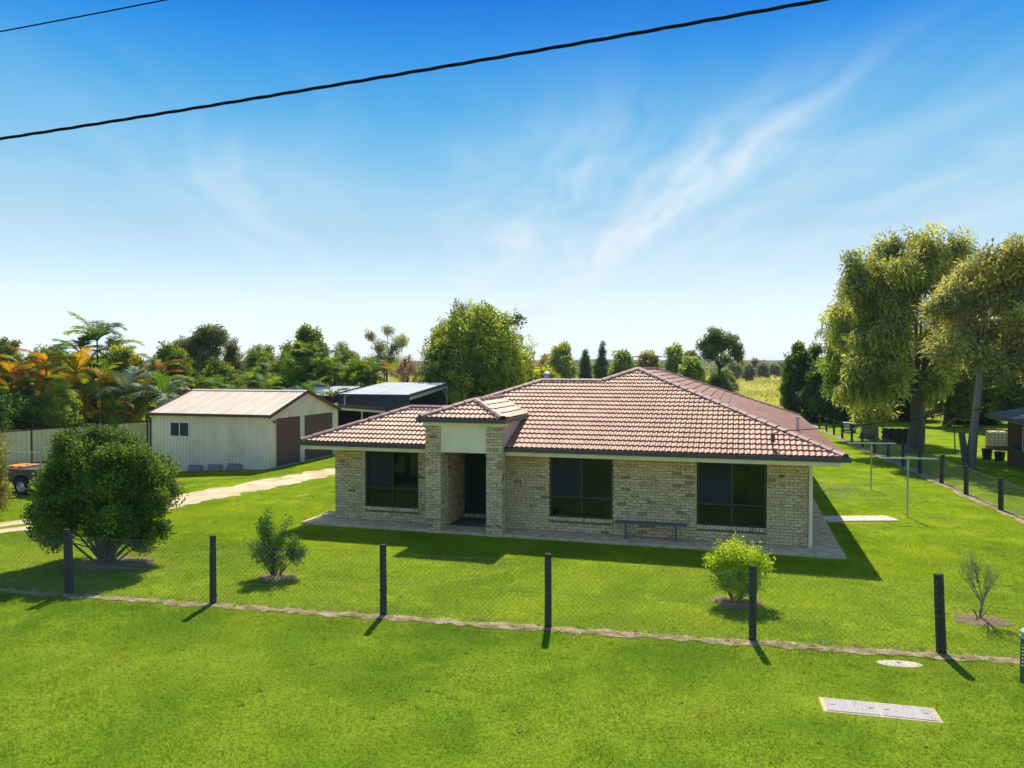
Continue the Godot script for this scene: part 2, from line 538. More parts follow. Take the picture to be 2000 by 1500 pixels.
func setting() -> void:
	var left := [-30.0, -29.0, -28.0, -27.0, -26.0, -25.0, -24.0, -23.0, -22.0]
	struct("ground", grid([-2500.0, -900.0, -300.0, -120.0, -60.0, -40.0] + left + [0.0, 30.0, 60.0, 150.0, 400.0, 2500.0], [-2500.0, -1200.0, -500.0, -200.0, -90.0, -40.0, 0.0, 30.0, 100.0, 400.0], -0.03), M.paddock, "flat grassy paddock running to the far trees")
	struct("lawn", grid([-60.0, -45.0, -36.0] + left + [-10.0, 0.0, 10.0, 40.0], [-66.0, -40.0, -20.0, 0.0, 20.0, 60.0], 0.0), M.lawn, "bright green mown lawn around the house, backlit glow put into its colour")
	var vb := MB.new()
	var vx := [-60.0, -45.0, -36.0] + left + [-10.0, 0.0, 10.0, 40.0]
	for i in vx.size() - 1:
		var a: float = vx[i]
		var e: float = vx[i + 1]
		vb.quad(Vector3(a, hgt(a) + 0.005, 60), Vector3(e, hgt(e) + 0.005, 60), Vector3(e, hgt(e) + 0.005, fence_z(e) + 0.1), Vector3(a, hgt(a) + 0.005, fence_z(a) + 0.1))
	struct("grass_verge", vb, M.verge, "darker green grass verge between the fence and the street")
	# sandy drive: two wheel tracks that run together on the right
	var pts := []
	for i in 181:
		pts.append(drive_at(i * 0.05))
	struct("sandy_driveway", ribbon(pts.slice(76), -0.95, 0.95, 0.55, 0.012, 3, 4), M.sand, "pale sandy drive from the street to the sheds")
	struct("sandy_wheel_track", ribbon(pts.slice(0, 78), -1.25, -0.25, 0.35, 0.012, 5), M.sand, "sandy wheel track nearer the shed")
	struct("sandy_wheel_track", ribbon(pts.slice(0, 78), 0.35, 1.3, 0.35, 0.012, 6), M.sand, "sandy wheel track nearer the street")
	# strip of dirt and worn concrete under the wire fence
	var fp := []
	for i in 401:
		fp.append(Vector2(-24.0 + 0.08 * i, fence_z(-24.0 + 0.08 * i) + 0.06))
	struct("fence_strip", ribbon(fp, -0.02, 0.24, 0.16, 0.013, 9, 3, 1.9), M.dirt, "strip of bare dirt and old concrete under the front fence")
	var kb := MB.new()
	for i in 150:
		if rng.randf() < 0.6: continue
		var x := -17.5 + i * 0.135
		if x > 3.0: break
		var w := rng.randf_range(0.05, 0.10)
		kb.bbox(Vector3(x, hgt(x) - 0.02, fence_z(x) + 0.22 - w * 0.5), Vector3(x + 0.13, hgt(x) + 0.019 + rng.randf() * 0.006, fence_z(x) + 0.22 + w * 0.6), 0.008)
	var ke := part("concrete_edging", kb, M.edging, self)
	ke.set_meta("kind", "stuff")
	tag(ke, "broken pale concrete edging half buried along the front fence", "edging")
	var sf := []
	for i in 100:
		var z := -2.0 - i * 0.5
		sf.append(Vector2(side_x(z), z))
	struct("side_fence_strip", ribbon(sf, -0.25, 0.2, 0.25, 0.014, 10, 2), M.dirt, "thin line of bare dirt under the side fence")
	# concrete round the house
	var ap := MB.new()
	ap.bbox(Vector3(-15.12, -0.16, 0.0), Vector3(0.0, -0.004, 0.88), 0.012)
	var ap2 := MB.new()
	ap2.bbox(Vector3(0.004, -0.16, -17.0), Vector3(0.72, -0.004, -0.1), 0.012)
	ap2.bbox(Vector3(0.004, -0.16, -0.094), Vector3(0.74, -0.006, 0.9), 0.012)
	struct("concrete_apron", ap, M.concrete, "grey concrete path along the front wall")
	struct("concrete_apron", ap2, M.concrete, "grey concrete path along the right side of the house")
	var ap3 := MB.new()
	ap3.bbox(Vector3(-15.12, -0.16, -5.0), Vector3(-14.4, -0.005, -0.004), 0.012)
	struct("concrete_apron", ap3, M.concrete, "concrete path at the left end of the house")
	var ap4 := MB.new()
	ap4.bbox(Vector3(0.0, -0.12, -0.42), Vector3(2.35, -0.045, 0.42), 0.012, Transform3D(Basis(Vector3.UP, 0.32), Vector3(0.66, 0, -4.55)))
	struct("garden_path", ap4, M.pale_concrete, "short pale concrete path from the house to the clothes line")
	grass()

func fence_z(x: float) -> float:
	return 8.88 - 0.0814 * (x + 15.97)

func side_x(z: float) -> float:
	return 6.72 + (z + 8.0) * 0.072

func near_drive(x: float, z: float) -> bool:
	if x > -15.0 or x < -42.0: return false
	for i in 45:
		var p := drive_at(i * 0.2)
		if Vector2(x, z).distance_squared_to(p) < 1.5: return true
	return false

func bare(x: float, z: float) -> bool:
	if x > -15.3 and x < 0.9 and z < 1.05 and z > -18.0: return true
	var f := z - fence_z(x)
	if f > 0.12 and f < 0.24: return true
	for m in MULCH:
		if Vector2((x - m[0]) / m[2], (z - m[1]) / (m[2] * 0.75)).length() < 0.92: return true
	if x > 0.7 and x < 3.0 and absf(z + 4.55 + (x - 0.66) * 0.33) < 0.46: return true
	for m in [[-0.72, 0.84, 9.95, 10.45], [0.3, 1.05, 8.0, 8.4]]:
		if x > m[0] - 0.07 and x < m[1] + 0.07 and z > m[2] - 0.07 and z < m[3] + 0.07: return true
	if x < -23.7 and x > -31.0 and z < -10.3 and z > -17.2: return true
	return near_drive(x, z)

const MULCH := [[-17.0, 6.5, 1.0], [-12.3, 6.5, 0.5], [-1.95, 5.46, 0.56], [2.63, 5.32, 0.52], [3.2, -11.7, 0.16], [3.4, -5.75, 0.14]]

func grass() -> void:
	# tufts of mown blades over the near lawn: clumps copied many times, tinted by the same slow patches as the turf
	var f := FastNoiseLite.new()
	f.seed = 71
	f.frequency = 0.22
	f.fractal_octaves = 4
	var f2 := FastNoiseLite.new()
	f2.seed = 72
	f2.frequency = 1.7
	f2.fractal_octaves = 3
	var clumps := []
	for kind in 3:
		var b := MB.new()
		for i in 190:
			var p := Vector3(rng.randf_range(-0.24, 0.24), -0.004, rng.randf_range(-0.24, 0.24))
			var an := rng.randf() * TAU
			var w := Vector3(cos(an), 0, sin(an)) * rng.randf_range(0.003, 0.006)
			var lean := Vector3(rng.randfn(), 0, rng.randfn()) * 0.022
			var h := rng.randf_range(0.018, 0.042)
			var sh := rng.randf_range(0.9, 1.1)
			b.col = Color(sh * rng.randf_range(0.85, 1.3), sh, sh)
			var nn := (Vector3(0, 1, 0) + lean * 8.0 + Vector3(-sin(an), 0, cos(an)) * 0.25).normalized()
			b.trin(p - w, p + w, p + lean + Vector3(0, h, 0), nn, nn, nn)
		clumps.append(b.mesh())
	var spots := [[], [], []]
	var cols := [[], [], []]
	var z := 15.2
	while z > -22.0:
		var dist := 22.35 - z
		var step := 0.27 if dist < 24.0 else 0.36 if dist < 34.0 else 0.5
		var x := -30.0
		while x < 9.0:
			var p := Vector3(x + rng.randf_range(-0.5, 0.5) * step, 0, z + rng.randf_range(-0.5, 0.5) * step)
			x += step
			var d := p - EYE
			var fw := -d.x * sin(deg_to_rad(YAW)) - d.z * cos(deg_to_rad(YAW))
			var rt := d.x * cos(deg_to_rad(YAW)) - d.z * sin(deg_to_rad(YAW))
			if absf(rt) > fw * 0.72 + 0.4 or fw < 6.0 or bare(p.x, p.z): continue
			p.y = hgt(p.x)
			var k := rng.randi() % 3
			var t := clampf(0.5 + f.get_noise_2d(p.x, p.z) * 1.1 + f2.get_noise_2d(p.x, p.z) * 0.42, 0, 1)
			var dry := clampf((f.get_noise_2d(p.x * 2.3 + 90.0, p.z * 2.3) - 0.12) * 2.4, 0.0, 0.75)
			var s := rng.randf_range(0.7, 1.15) * (1.0 + maxf(0.0, f2.get_noise_2d(p.z, p.x)) * 0.9)
			var bs := Basis(Vector3.UP, rng.randf() * TAU).scaled(Vector3(1.1, s, 1.1))
			spots[k].append(Transform3D(bs, p))
			var cc := Color(0.155, 0.265, 0.010).lerp(Color(0.305, 0.395, 0.015), t)  # yard blades carry the same painted backlight
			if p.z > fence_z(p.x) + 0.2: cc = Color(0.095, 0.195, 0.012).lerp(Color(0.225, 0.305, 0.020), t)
			cols[k].append(cc.lerp(Color(0.27, 0.265, 0.035), dry * 0.75))
		z -= step
	var holder := thing("grass", "short blades of mown grass standing all over the near lawn", "grass")
	holder.set_meta("kind", "stuff")
	for k in 3:
		copies("grass_blades", clumps[k], M.blade, spots[k], cols[k], holder)
	# broad leaved weeds and longer tufts the mower missed
	var wb := MB.new()
	for i in 26:
		var d := rdir()
		d.y = absf(d.y) * 0.6 + 0.15
		d = d.normalized()
		var g := rng.randf_range(0.8, 1.2)
		wb.col = Color(g, g, g)
		leaf(wb, Vector3(rng.randfn() * 0.03, 0.0, rng.randfn() * 0.03), d, d.cross(Vector3.UP).normalized(), rng.randf_range(0.05, 0.11), 0.022)
	var ws := []
	var wc := []
	for i in 1700:
		var x := rng.randf_range(-22.0, 8.0)
		var zz := rng.randf_range(-14.0, 15.0)
		var strip := i % 4 == 0
		if strip: zz = fence_z(x) + rng.randf_range(-0.10, 0.38)
		elif f.get_noise_2d(x * 1.7 + 30.0, zz * 1.7) < 0.08: continue
		if bare(x, zz) and not strip: continue
		ws.append(Transform3D(Basis(Vector3.UP, rng.randf() * TAU).scaled(Vector3.ONE * rng.randf_range(0.35, 0.8)), Vector3(x, hgt(x), zz)))
		wc.append(Color(0.30, 0.25, 0.10).lerp(Color(0.42, 0.34, 0.16), rng.randf()) if strip and rng.randf() < 0.55 else Color(0.17, 0.28, 0.022).lerp(Color(0.36, 0.42, 0.06), rng.randf()))
	copies("lawn_weeds", wb.mesh(), M.blade, ws, wc, holder)
	# taller tussocks in the paddock behind
	var tb := MB.new()
	for i in 60:
		var p := Vector3(rng.randf_range(-1.3, 1.3), -0.05, rng.randf_range(-1.3, 1.3))
		var an := rng.randf() * TAU
		var w := Vector3(cos(an), 0, sin(an)) * rng.randf_range(0.03, 0.07)
		tb.col = Color(1, 1, 1) * rng.randf_range(0.75, 1.2)
		var tn := (Vector3.UP + rdir() * 0.4).normalized()
		tb.trin(p - w, p + w, p + Vector3(rng.randfn() * 0.12, rng.randf_range(0.2, 0.55), rng.randfn() * 0.12), tn, tn, tn)
	var sp := []
	var cl := []
	for i in 3000:
		var t := rng.randf()
		var zz := -62.0 - 340.0 * t * t
		var wd := 16.0 + (-zz) * 0.10
		var xx := rng.randf_range(-wd, wd) + 3.0 - (-zz - 60.0) * 0.02
		var s := rng.randf_range(0.6, 1.3) * (1.0 + 0.8 * t)
		sp.append(Transform3D(Basis(Vector3.UP, rng.randf() * TAU).scaled(Vector3(s * 1.5, s * rng.randf_range(0.6, 1.1), s * 1.5)), Vector3(xx, -0.12, zz)))
		cl.append(Color(0.19, 0.215, 0.035).lerp(Color(0.36, 0.33, 0.10), clampf(0.5 + f.get_noise_2d(xx * 0.12, zz * 0.05) * 1.1 + rng.randf_range(-0.2, 0.2), 0, 1)))
	var tg := copies("tall_grass", tb.mesh(), M.tallgrass, sp, cl, self)
	tag(tg, "long yellow green grass of the paddock behind the house", "grass")
	tg.set_meta("kind", "stuff")

func copies(called: String, m: Mesh, material: Material, spots: Array, cols: Array, parent: Node) -> MultiMeshInstance3D:
	var mm := MultiMesh.new()
	mm.transform_format = MultiMesh.TRANSFORM_3D
	mm.use_colors = true
	mm.mesh = m
	mm.instance_count = spots.size()
	for i in spots.size():
		mm.set_instance_transform(i, spots[i])
		mm.set_instance_color(i, cols[i])
	var o := MultiMeshInstance3D.new()
	var key := "%d/%s" % [parent.get_instance_id(), called]
	var k: int = kids.get(key, 0)
	kids[key] = k + 1
	o.name = called if k == 0 else "%s_%03d" % [called, k]
	o.multimesh = mm
	o.material_override = material
	parent.add_child(o)
	return o

# ------------------------------------------------------------------ the brick house
func brick_mesh(w: float, h: float, d: float) -> MB:      # centred on x and y, back at z = 0, front at z = d
	var b := MB.new()
	var e := 0.006
	var o := [Vector3(-w, -h, 0) / 2, Vector3(w, -h, 0) / 2, Vector3(w, h, 0) / 2, Vector3(-w, h, 0) / 2]
	var up := Vector3(0, 0, d - e)
	for k in 4:
		var a: Vector3 = o[k]
		var c: Vector3 = o[(k + 1) % 4]
		b.quad(a, c, c + up, a + up)
		var ia := Vector3(a.x - signf(a.x) * e, a.y - signf(a.y) * e, d)
		var ic := Vector3(c.x - signf(c.x) * e, c.y - signf(c.y) * e, d)
		b.quad(a + up, c + up, ic, ia)
	var i := []
	for k in 4:
		i.append(Vector3(o[k].x - signf(o[k].x) * e, o[k].y - signf(o[k].y) * e, d))
	b.quad(i[0], i[1], i[2], i[3])
	return b

func lay(out: Array, xf: Transform3D, w: float, h0: float, h1: float, holes: Array, phase := 0.0, ends := false) -> void:
	# bricks on a face of width w in the xy plane of xf; each entry: [transform of a unit brick, length]
	var n := int(ceil((h1 - h0) / 0.086 - 0.2))
	for r in n:
		var y := h0 + r * 0.086 + 0.005
		var solid := [[0.0, w]]
		for q in holes:
			if y + 0.07 > q[2] and y < q[3] - 0.01:
				var nx := []
				for s in solid:
					if q[0] >= s[1] or q[1] <= s[0]: nx.append(s)
					else:
						if q[0] - s[0] > 0.03: nx.append([s[0], q[0]])
						if s[1] - q[1] > 0.03: nx.append([q[1], s[1]])
				solid = nx
		var off := phase + (0.12 if r % 2 else 0.0)
		for s in solid:
			var k: float = floor((s[0] - off) / 0.24)
			while off + k * 0.24 < s[1]:
				var a := maxf(off + k * 0.24, s[0]) + (0.0 if ends and off + k * 0.24 < s[0] + 0.001 else 0.005)
				var b := minf(off + (k + 1.0) * 0.24, s[1]) - (0.0 if ends and off + (k + 1.0) * 0.24 > s[1] - 0.001 else 0.005)
				k += 1.0
				if b - a < 0.03: continue
				var t := Transform3D(Basis().scaled(Vector3((b - a) / 0.23, 1, rng.randf_range(0.8, 1.2))), Vector3((a + b) / 2, y + 0.038 + rng.randfn() * 0.0012, 0))
				out.append(xf * t)

func brick_kind() -> int:
	var q := rng.randf()
	return 6 if q < 0.03 else 5 if q < 0.12 else rng.randi() % 5

const WIN := [[-13.32, -11.5, 0.43, 2.2], [-7.29, -5.43, 0.43, 2.2], [-3.05, -1.19, 0.43, 2.2]]

func wall_box(b: MB, x0: float, x1: float, y0: float, y1: float, z0: float, z1: float) -> void:
	b.box(Vector3(x0, y0, z0), Vector3(x1, y1, z1))

func house() -> void:
	var H := thing("brick_house", "low cream brick house with a tiled hip roof and square porch", "house")
	var fw := MB.new()                   # mortar bed of the front wall, openings left free
	var xs := [-14.39, -13.32, -11.5, -10.5]
	wall_box(fw, -14.39, -13.32, -0.1, 2.4, -0.24, -0.012)
	wall_box(fw, -13.32, -11.5, -0.1, 0.40, -0.24, -0.012)
	wall_box(fw, -13.32, -11.5, 2.2, 2.4, -0.24, -0.012)
	wall_box(fw, -11.5, -10.51, -0.1, 2.4, -0.24, -0.012)
	var fw2 := MB.new()
	wall_box(fw2, -8.93, -7.29, -0.1, 2.4, -0.24, -0.012)
	wall_box(fw2, -7.29, -5.43, -0.1, 0.40, -0.24, -0.012)
	wall_box(fw2, -7.29, -5.43, 2.2, 2.4, -0.24, -0.012)
	wall_box(fw2, -5.43, -3.05, -0.1, 2.4, -0.24, -0.012)
	wall_box(fw2, -3.05, -1.19, -0.1, 0.40, -0.24, -0.012)
	wall_box(fw2, -3.05, -1.19, 2.2, 2.4, -0.24, -0.012)
	wall_box(fw2, -1.19, -0.01, -0.1, 2.4, -0.24, -0.012)
	var front := part("front_wall", fw2, M.mortar, H)
	var front2 := part("front_wall", fw, M.mortar, H)
	# porch recess
	var rw := MB.new()
	wall_box(rw, -10.74, -10.512, -0.1, 2.4, -1.6, -0.242)
	wall_box(rw, -8.928, -8.7, -0.1, 2.4, -1.6, -0.242)
	var recess := part("porch_wall", rw, M.mortar, H)
	# the other outside walls
	var ow := MB.new()
	wall_box(ow, -0.24, -0.012, -0.1, 2.4, -16.36, -0.243)
	wall_box(ow, -14.396, -14.16, -0.1, 2.4, -4.0, -0.243)
	wall_box(ow, -14.396, -12.9, -0.1, 2.4, -4.24, -4.003)
	wall_box(ow, -12.9, -12.66, -0.1, 2.4, -8.6, -4.003)
	wall_box(ow, -12.9, -10.8, -0.1, 2.4, -8.84, -8.603)
	wall_box(ow, -11.0, -10.76, -0.1, 2.4, -16.3, -8.843)
	wall_box(ow, -11.0, -0.004, -0.1, 2.4, -16.6, -16.363)
	wall_box(ow, -10.5, -8.93, -0.1, 0.1, -1.9, -1.52)
	var sw := part("side_wall", ow, M.mortar, H)
	var sbm := brick_mesh(0.23, 0.076, 0.012)
	var ss := []
	lay(ss, Transform3D(Basis(Vector3.UP, PI / 2), Vector3(-0.012, 0, -0.03)), 16.3, 0.0, 2.26, [], 0.11)
	lay(ss, Transform3D(Basis(Vector3.UP, -PI / 2), Vector3(-14.396, 0, -4.2)), 4.17, 0.0, 2.26, [], 0.0)
	var sb2 := MB.new()
	for t in ss:
		sb2.add(sbm, t, brick_tone(brick_kind()))
	part("brickwork", sb2, M.brick, sw).set_meta("kind", "stuff")
	var fl := MB.new()
	wall_box(fl, -14.1, -0.25, -0.05, 0.0, -16.3, -0.25)
	part("floor", fl, M.interior, H)
	# face bricks
	var spots := []
	var holes := [[1.08, 2.9, 0.315, 2.2], [3.9, 5.47, -1.0, 3.0], [7.11, 8.97, 0.315, 2.2], [11.35, 13.21, 0.315, 2.2]]
	lay(spots, Transform3D(Basis(), Vector3(-14.4, 0, -0.012)), 14.4, 0.0, 2.28, holes)
	var alone := []
	for t in spots:
		alone.append([-(t.origin - EYE).length(), t])
	alone.sort_custom(func(a, b): return a[0] > b[0])
	var bm := brick_mesh(0.23, 0.076, 0.012)
	var bmesh := bm.mesh()
	var rest := MB.new()
	var rest2 := MB.new()
	for i in alone.size():
		if i < 230:
			part("brick", bmesh, M.bricks[brick_kind()], front, alone[i][1])
		else:
			(rest if alone[i][1].origin.x > -9.5 else rest2).add(bm, alone[i][1], brick_tone(brick_kind()))
	part("brickwork", rest, M.brick, front).set_meta("kind", "stuff")
	part("brickwork", rest2, M.brick, front2).set_meta("kind", "stuff")
	var rb := MB.new()
	spots = []
	lay(spots, Transform3D(Basis(Vector3.UP, PI / 2), Vector3(-10.512, 0, -0.02)), 1.48, 0.0, 2.33, [], 0.0)
	lay(spots, Transform3D(Basis(Vector3.UP, -PI / 2), Vector3(-8.928, 0, -1.5)), 1.48, 0.0, 2.33, [], 0.0)
	for t in spots:
		rb.add(bm, t, brick_tone(brick_kind()))
	part("brickwork", rb, M.brick, recess).set_meta("kind", "stuff")
	# sills of bricks on edge
	var sm := brick_mesh(0.0765, 0.112, 0.03).mesh()
	for w in WIN:
		var s := MB.new()
		wall_box(s, w[0], w[1], 0.33, 0.405, -0.2, -0.004)
		var sill := part("window_sill", s, M.mortar, H)
		for k in 21:
			part("brick", sm, M.bricks[rng.randi() % 6], sill, Transform3D(Basis(Vector3.RIGHT, -0.12), Vector3(w[0] + (k + 0.5) * (w[1] - w[0]) / 21.0, 0.374, -0.006)))
	for w in WIN:
		window(H, w)
	porch(H)
	eaves(H)
	roof(H)

func window(H: Node3D, w: Array) -> void:
	var x0: float = w[0] + 0.012
	var x1: float = w[1] - 0.012
	var y0: float = w[2]
	var y1: float = w[3]
	var xm := (x0 + x1) / 2 + 0.01
	var ym := 1.02
	var f := MB.new()
	for s in [[x0, x0 + 0.05, y0, y1], [x1 - 0.05, x1, y0, y1], [x0 + 0.05, x1 - 0.05, y1 - 0.05, y1], [x0 + 0.05, x1 - 0.05, y0, y0 + 0.055], [xm - 0.03, xm + 0.03, y0 + 0.055, y1 - 0.05]]:
		f.bbox(Vector3(s[0], s[2], -0.14), Vector3(s[1], s[3], -0.06), 0.004)
	f.bbox(Vector3(x0 + 0.05, ym - 0.03, -0.13), Vector3(xm - 0.03, ym + 0.03, -0.065), 0.004)
	f.bbox(Vector3(xm + 0.03, ym - 0.03, -0.13), Vector3(x1 - 0.05, ym + 0.03, -0.065), 0.004)
	var fr := part("window", f, M.frame, H)
	for q in [[x0 + 0.05, xm - 0.03, y0 + 0.055, ym - 0.03], [xm + 0.03, x1 - 0.05, y0 + 0.055, ym - 0.03], [xm + 0.03, x1 - 0.05, ym + 0.03, y1 - 0.05], [x0 + 0.05, xm - 0.03, ym + 0.03, y1 - 0.05]]:
		var g := MB.new()
		g.box(Vector3(q[0], q[2], -0.104), Vector3(q[1], q[3], -0.098))
		part("pane", g, M.glass, fr)
	var sc := MB.new()
	sc.box(Vector3(x0 + 0.055, ym + 0.035, -0.085), Vector3(xm - 0.035, y1 - 0.055, -0.082))
	part("fly_screen", sc, M.screen, fr)
	# blind hanging behind the glass
	var cu := MB.new()
	var n := 40
	for k in n:
		var a := lerpf(x0 + 0.02, x1 - 0.02, float(k) / n)
		var b := lerpf(x0 + 0.02, x1 - 0.02, float(k + 1) / n)
		var za := -0.75 + 0.012 * sin(k * 1.9)
		var zb := -0.75 + 0.012 * sin((k + 1) * 1.9)
		cu.quad(Vector3(a, y0 - 0.1, za), Vector3(b, y0 - 0.1, zb), Vector3(b, y1, zb), Vector3(a, y1, za))
	part("curtain", cu, M.curtain, fr)

func porch(H: Node3D) -> void:
	var bm := brick_mesh(0.23, 0.076, 0.012)
	for p in [[-10.87, -10.39], [-8.97, -8.49]]:
		var b := MB.new()
		wall_box(b, p[0] + 0.012, p[1] - 0.012, -0.1, 3.14, 0.592, 0.918)
		var pil := part("pillar", b, M.mortar, H)
		var s := []
		lay(s, Transform3D(Basis(), Vector3(p[0], -0.086, 0.918)), 0.48, 0.0, 3.22, [], 0.0, true)
		lay(s, Transform3D(Basis(Vector3.UP, PI / 2), Vector3(p[1] - 0.012, -0.086, 0.93)), 0.35, 0.0, 3.22, [], 0.11, true)
		lay(s, Transform3D(Basis(Vector3.UP, -PI / 2), Vector3(p[0] + 0.012, -0.086, 0.58)), 0.35, 0.0, 3.22, [], 0.11, true)
		var m := MB.new()
		for t in s:
			m.add(bm, t, brick_tone(brick_kind()))
		part("brickwork", m, M.brick, pil).set_meta("kind", "stuff")
	var pn := MB.new()
	pn.bbox(Vector3(-10.392, 2.335, 0.60), Vector3(-8.968, 3.118, 0.905), 0.006)
	part("porch_panel", pn, M.cream, H)
	var ce := MB.new()
	wall_box(ce, -10.50, -8.94, 2.34, 2.40, -1.5, 0.598)
	part("porch_ceiling", ce, M.cream, H)
	var fa := MB.new()
	fa.bbox(Vector3(-10.93, 3.12, 0.5), Vector3(-8.43, 3.235, 0.965), 0.006)
	part("porch_fascia", fa, M.cream, H)
	# cheeks between the porch roof and the main roof
	var ch := MB.new()
	for x in [[-8.60, -8.49], [-10.87, -10.76]]:
		var a := 0.59
		var e := -1.68
		var pts := [Vector2(a, 2.3), Vector2(a, 3.22), Vector2(e, 3.22), Vector2(e, 3.1)]
		for sgn in [0, 1]:
			var q := []
			for t in pts: q.append(Vector3(x[sgn], t.y, t.x))
			if sgn == 1: ch.quad(q[0], q[3], q[2], q[1])
			else: ch.quad(q[0], q[1], q[2], q[3])
	part("porch_cheek", ch, mat(lc(0.62, 0.44, 0.30), 0.8), H)  # cream cheek coloured peach: sun bounced off the roof is painted in
	# door with its security screen
	var d := MB.new()
	for s in [[-10.36, -10.29, 0.1, 2.3], [-8.98, -8.93, 0.1, 2.3], [-10.29, -8.98, 2.24, 2.3], [-9.32, -9.26, 0.1, 2.24]]:
		d.bbox(Vector3(s[0], s[2], -1.56), Vector3(s[1], s[3], -1.47), 0.004)
	wall_box(d, -10.5, -10.36, 0.1, 2.4, -1.6, -1.5)
	var dr := part("front_door", d, M.frame, H)
	var ds := MB.new()
	ds.box(Vector3(-10.29, 0.12, -1.53), Vector3(-9.32, 2.24, -1.50))
	ds.box(Vector3(-9.26, 0.12, -1.53), Vector3(-8.98, 2.24, -1.50))
	part("security_screen", ds, M.screen, dr)
	var hd := MB.new()
	hd.tube([Vector3(-9.42, 1.02, -1.48), Vector3(-9.42, 1.02, -1.44), Vector3(-9.55, 1.02, -1.44)], [0.012], 8)
	part("handle", hd, M.galv, dr)
	var st := MB.new()
	wall_box(st, -10.5, -8.94, -0.05, 0.095, -1.52, -1.30)
	var step := part("door_step", st, M.mortar, H)
	var sm := brick_mesh(0.0765, 0.1, 0.2).mesh()
	for k in 18:
		part("brick", sm, M.bricks[rng.randi() % 6], step, Transform3D(Basis(), Vector3(-10.46 + k * 0.0865, 0.052, -1.485)))

func gutter_run(b: MB, p: Vector3, q: Vector3, out: Vector3) -> void:      # open gutter from p to q, its outer lip towards out
	var d := (q - p).normalized()
	var prof := [Vector2(0.0, -0.0), Vector2(0.0, -0.115), Vector2(-0.105, -0.118), Vector2(-0.108, -0.02), Vector2(-0.100, -0.02), Vector2(-0.098, -0.110), Vector2(-0.008, -0.108), Vector2(-0.008, -0.012), Vector2(-0.016, 0.0)]
	for i in prof.size():
		var a: Vector2 = prof[i]
		var c: Vector2 = prof[(i + 1) % prof.size()]
		var A := out * a.x + Vector3.UP * a.y
		var C := out * c.x + Vector3.UP * c.y
		if d.cross(Vector3.UP).dot(out) > 0: b.quad(p + C, q + C, q + A, p + A)
		else: b.quad(p + A, q + A, q + C, p + C)
	for e in [p, q]:
		b.quad(e, e + Vector3(0, -0.115, 0), e + Vector3(0, -0.115, 0) - out * 0.105, e - out * 0.105)

func eaves(H: Node3D) -> void:
	var g := MB.new()
	var o := Vector3(0, 0, 1)
	gutter_run(g, Vector3(-15.37, 2.50, 0.72), Vector3(-10.88, 2.50, 0.72), o)
	gutter_run(g, Vector3(-8.48, 2.50, 0.72), Vector3(0.87, 2.50, 0.72), o)
	gutter_run(g, Vector3(0.87, 2.50, 0.61), Vector3(0.87, 2.50, -17.1), Vector3(1, 0, 0))
	gutter_run(g, Vector3(-15.37, 2.50, 0.61), Vector3(-15.37, 2.50, -4.7), Vector3(-1, 0, 0))
	part("gutter", g, M.gutter, H)
	var pg := MB.new()
	gutter_run(pg, Vector3(-11.10, 3.345, 1.10), Vector3(-8.35, 3.345, 1.10), o)
	gutter_run(pg, Vector3(-8.35, 3.345, 0.99), Vector3(-8.35, 3.345, -1.66), Vector3(1, 0, 0))
	gutter_run(pg, Vector3(-11.10, 3.345, 0.99), Vector3(-11.10, 3.345, -1.66), Vector3(-1, 0, 0))
	part("porch_gutter", pg, M.gutter, H)
	var e := MB.new()
	e.bbox(Vector3(-15.2, 2.26, -0.006), Vector3(-10.875, 2.40, 0.61), 0.008)
	e.bbox(Vector3(-8.485, 2.26, -0.006), Vector3(0.62, 2.40, 0.61), 0.008)
	e.bbox(Vector3(-0.002, 2.27, -16.9), Vector3(0.61, 2.40, -0.01), 0.008)
	e.bbox(Vector3(-15.19, 2.27, -4.6), Vector3(-14.402, 2.40, -0.01), 0.008)
	part("eave_lining", e, M.cream, H)
	var d := MB.new()
	d.bbox(Vector3(-0.105, -0.02, 0.004), Vector3(-0.012, 2.262, 0.072), 0.01)
	part("downpipe", d, M.cream, H)
	# little hooded vent on the wall
	var v := MB.new()
	for k in 8:
		var a := PI * k / 8.0
		var c := PI * (k + 1) / 8.0
		var P := Vector3(-0.80, 1.86, 0.0)
		v.quad(P + Vector3(cos(a) * 0.075, sin(a) * 0.06, 0), P + Vector3(cos(a) * 0.06, sin(a) * 0.05, 0.07), P + Vector3(cos(c) * 0.06, sin(c) * 0.05, 0.07), P + Vector3(cos(c) * 0.075, sin(c) * 0.06, 0))
		v.tri(P + Vector3(0, 0, 0.07), P + Vector3(cos(c) * 0.06, sin(c) * 0.05, 0.07), P + Vector3(cos(a) * 0.06, sin(a) * 0.05, 0.07))
	part("wall_vent", v, M.rust, H)

func tile_height(x: float) -> float:       # two rolls across a tile 0.30 wide
	var t := fposmod(x / 0.15, 1.0)
	return 0.024 * pow(sin(PI * t), 2.0) + 0.004

func tile_mb(n := 12) -> MB:
	var b := MB.new()
	var L := 0.35
	for k in n:
		var xa := 0.302 * k / n
		var xb := 0.302 * (k + 1) / n
		var za := tile_height(xa)
		var zb := tile_height(xb)
		var sa := (tile_height(xa + 0.002) - tile_height(xa - 0.002)) / 0.004
		var sb := (tile_height(xb + 0.002) - tile_height(xb - 0.002)) / 0.004
		var na := Vector3(-sa, 0.06, 1).normalized()
		var nb := Vector3(-sb, 0.06, 1).normalized()
		b.quadn(Vector3(xa, 0, za + 0.042), Vector3(xb, 0, zb + 0.042), Vector3(xb, L, zb + 0.004), Vector3(xa, L, za + 0.004), na, nb, nb, na)
		b.quad(Vector3(xa, 0, za + 0.004), Vector3(xb, 0, zb + 0.004), Vector3(xb, 0, zb + 0.042), Vector3(xa, 0, za + 0.042))
	return b

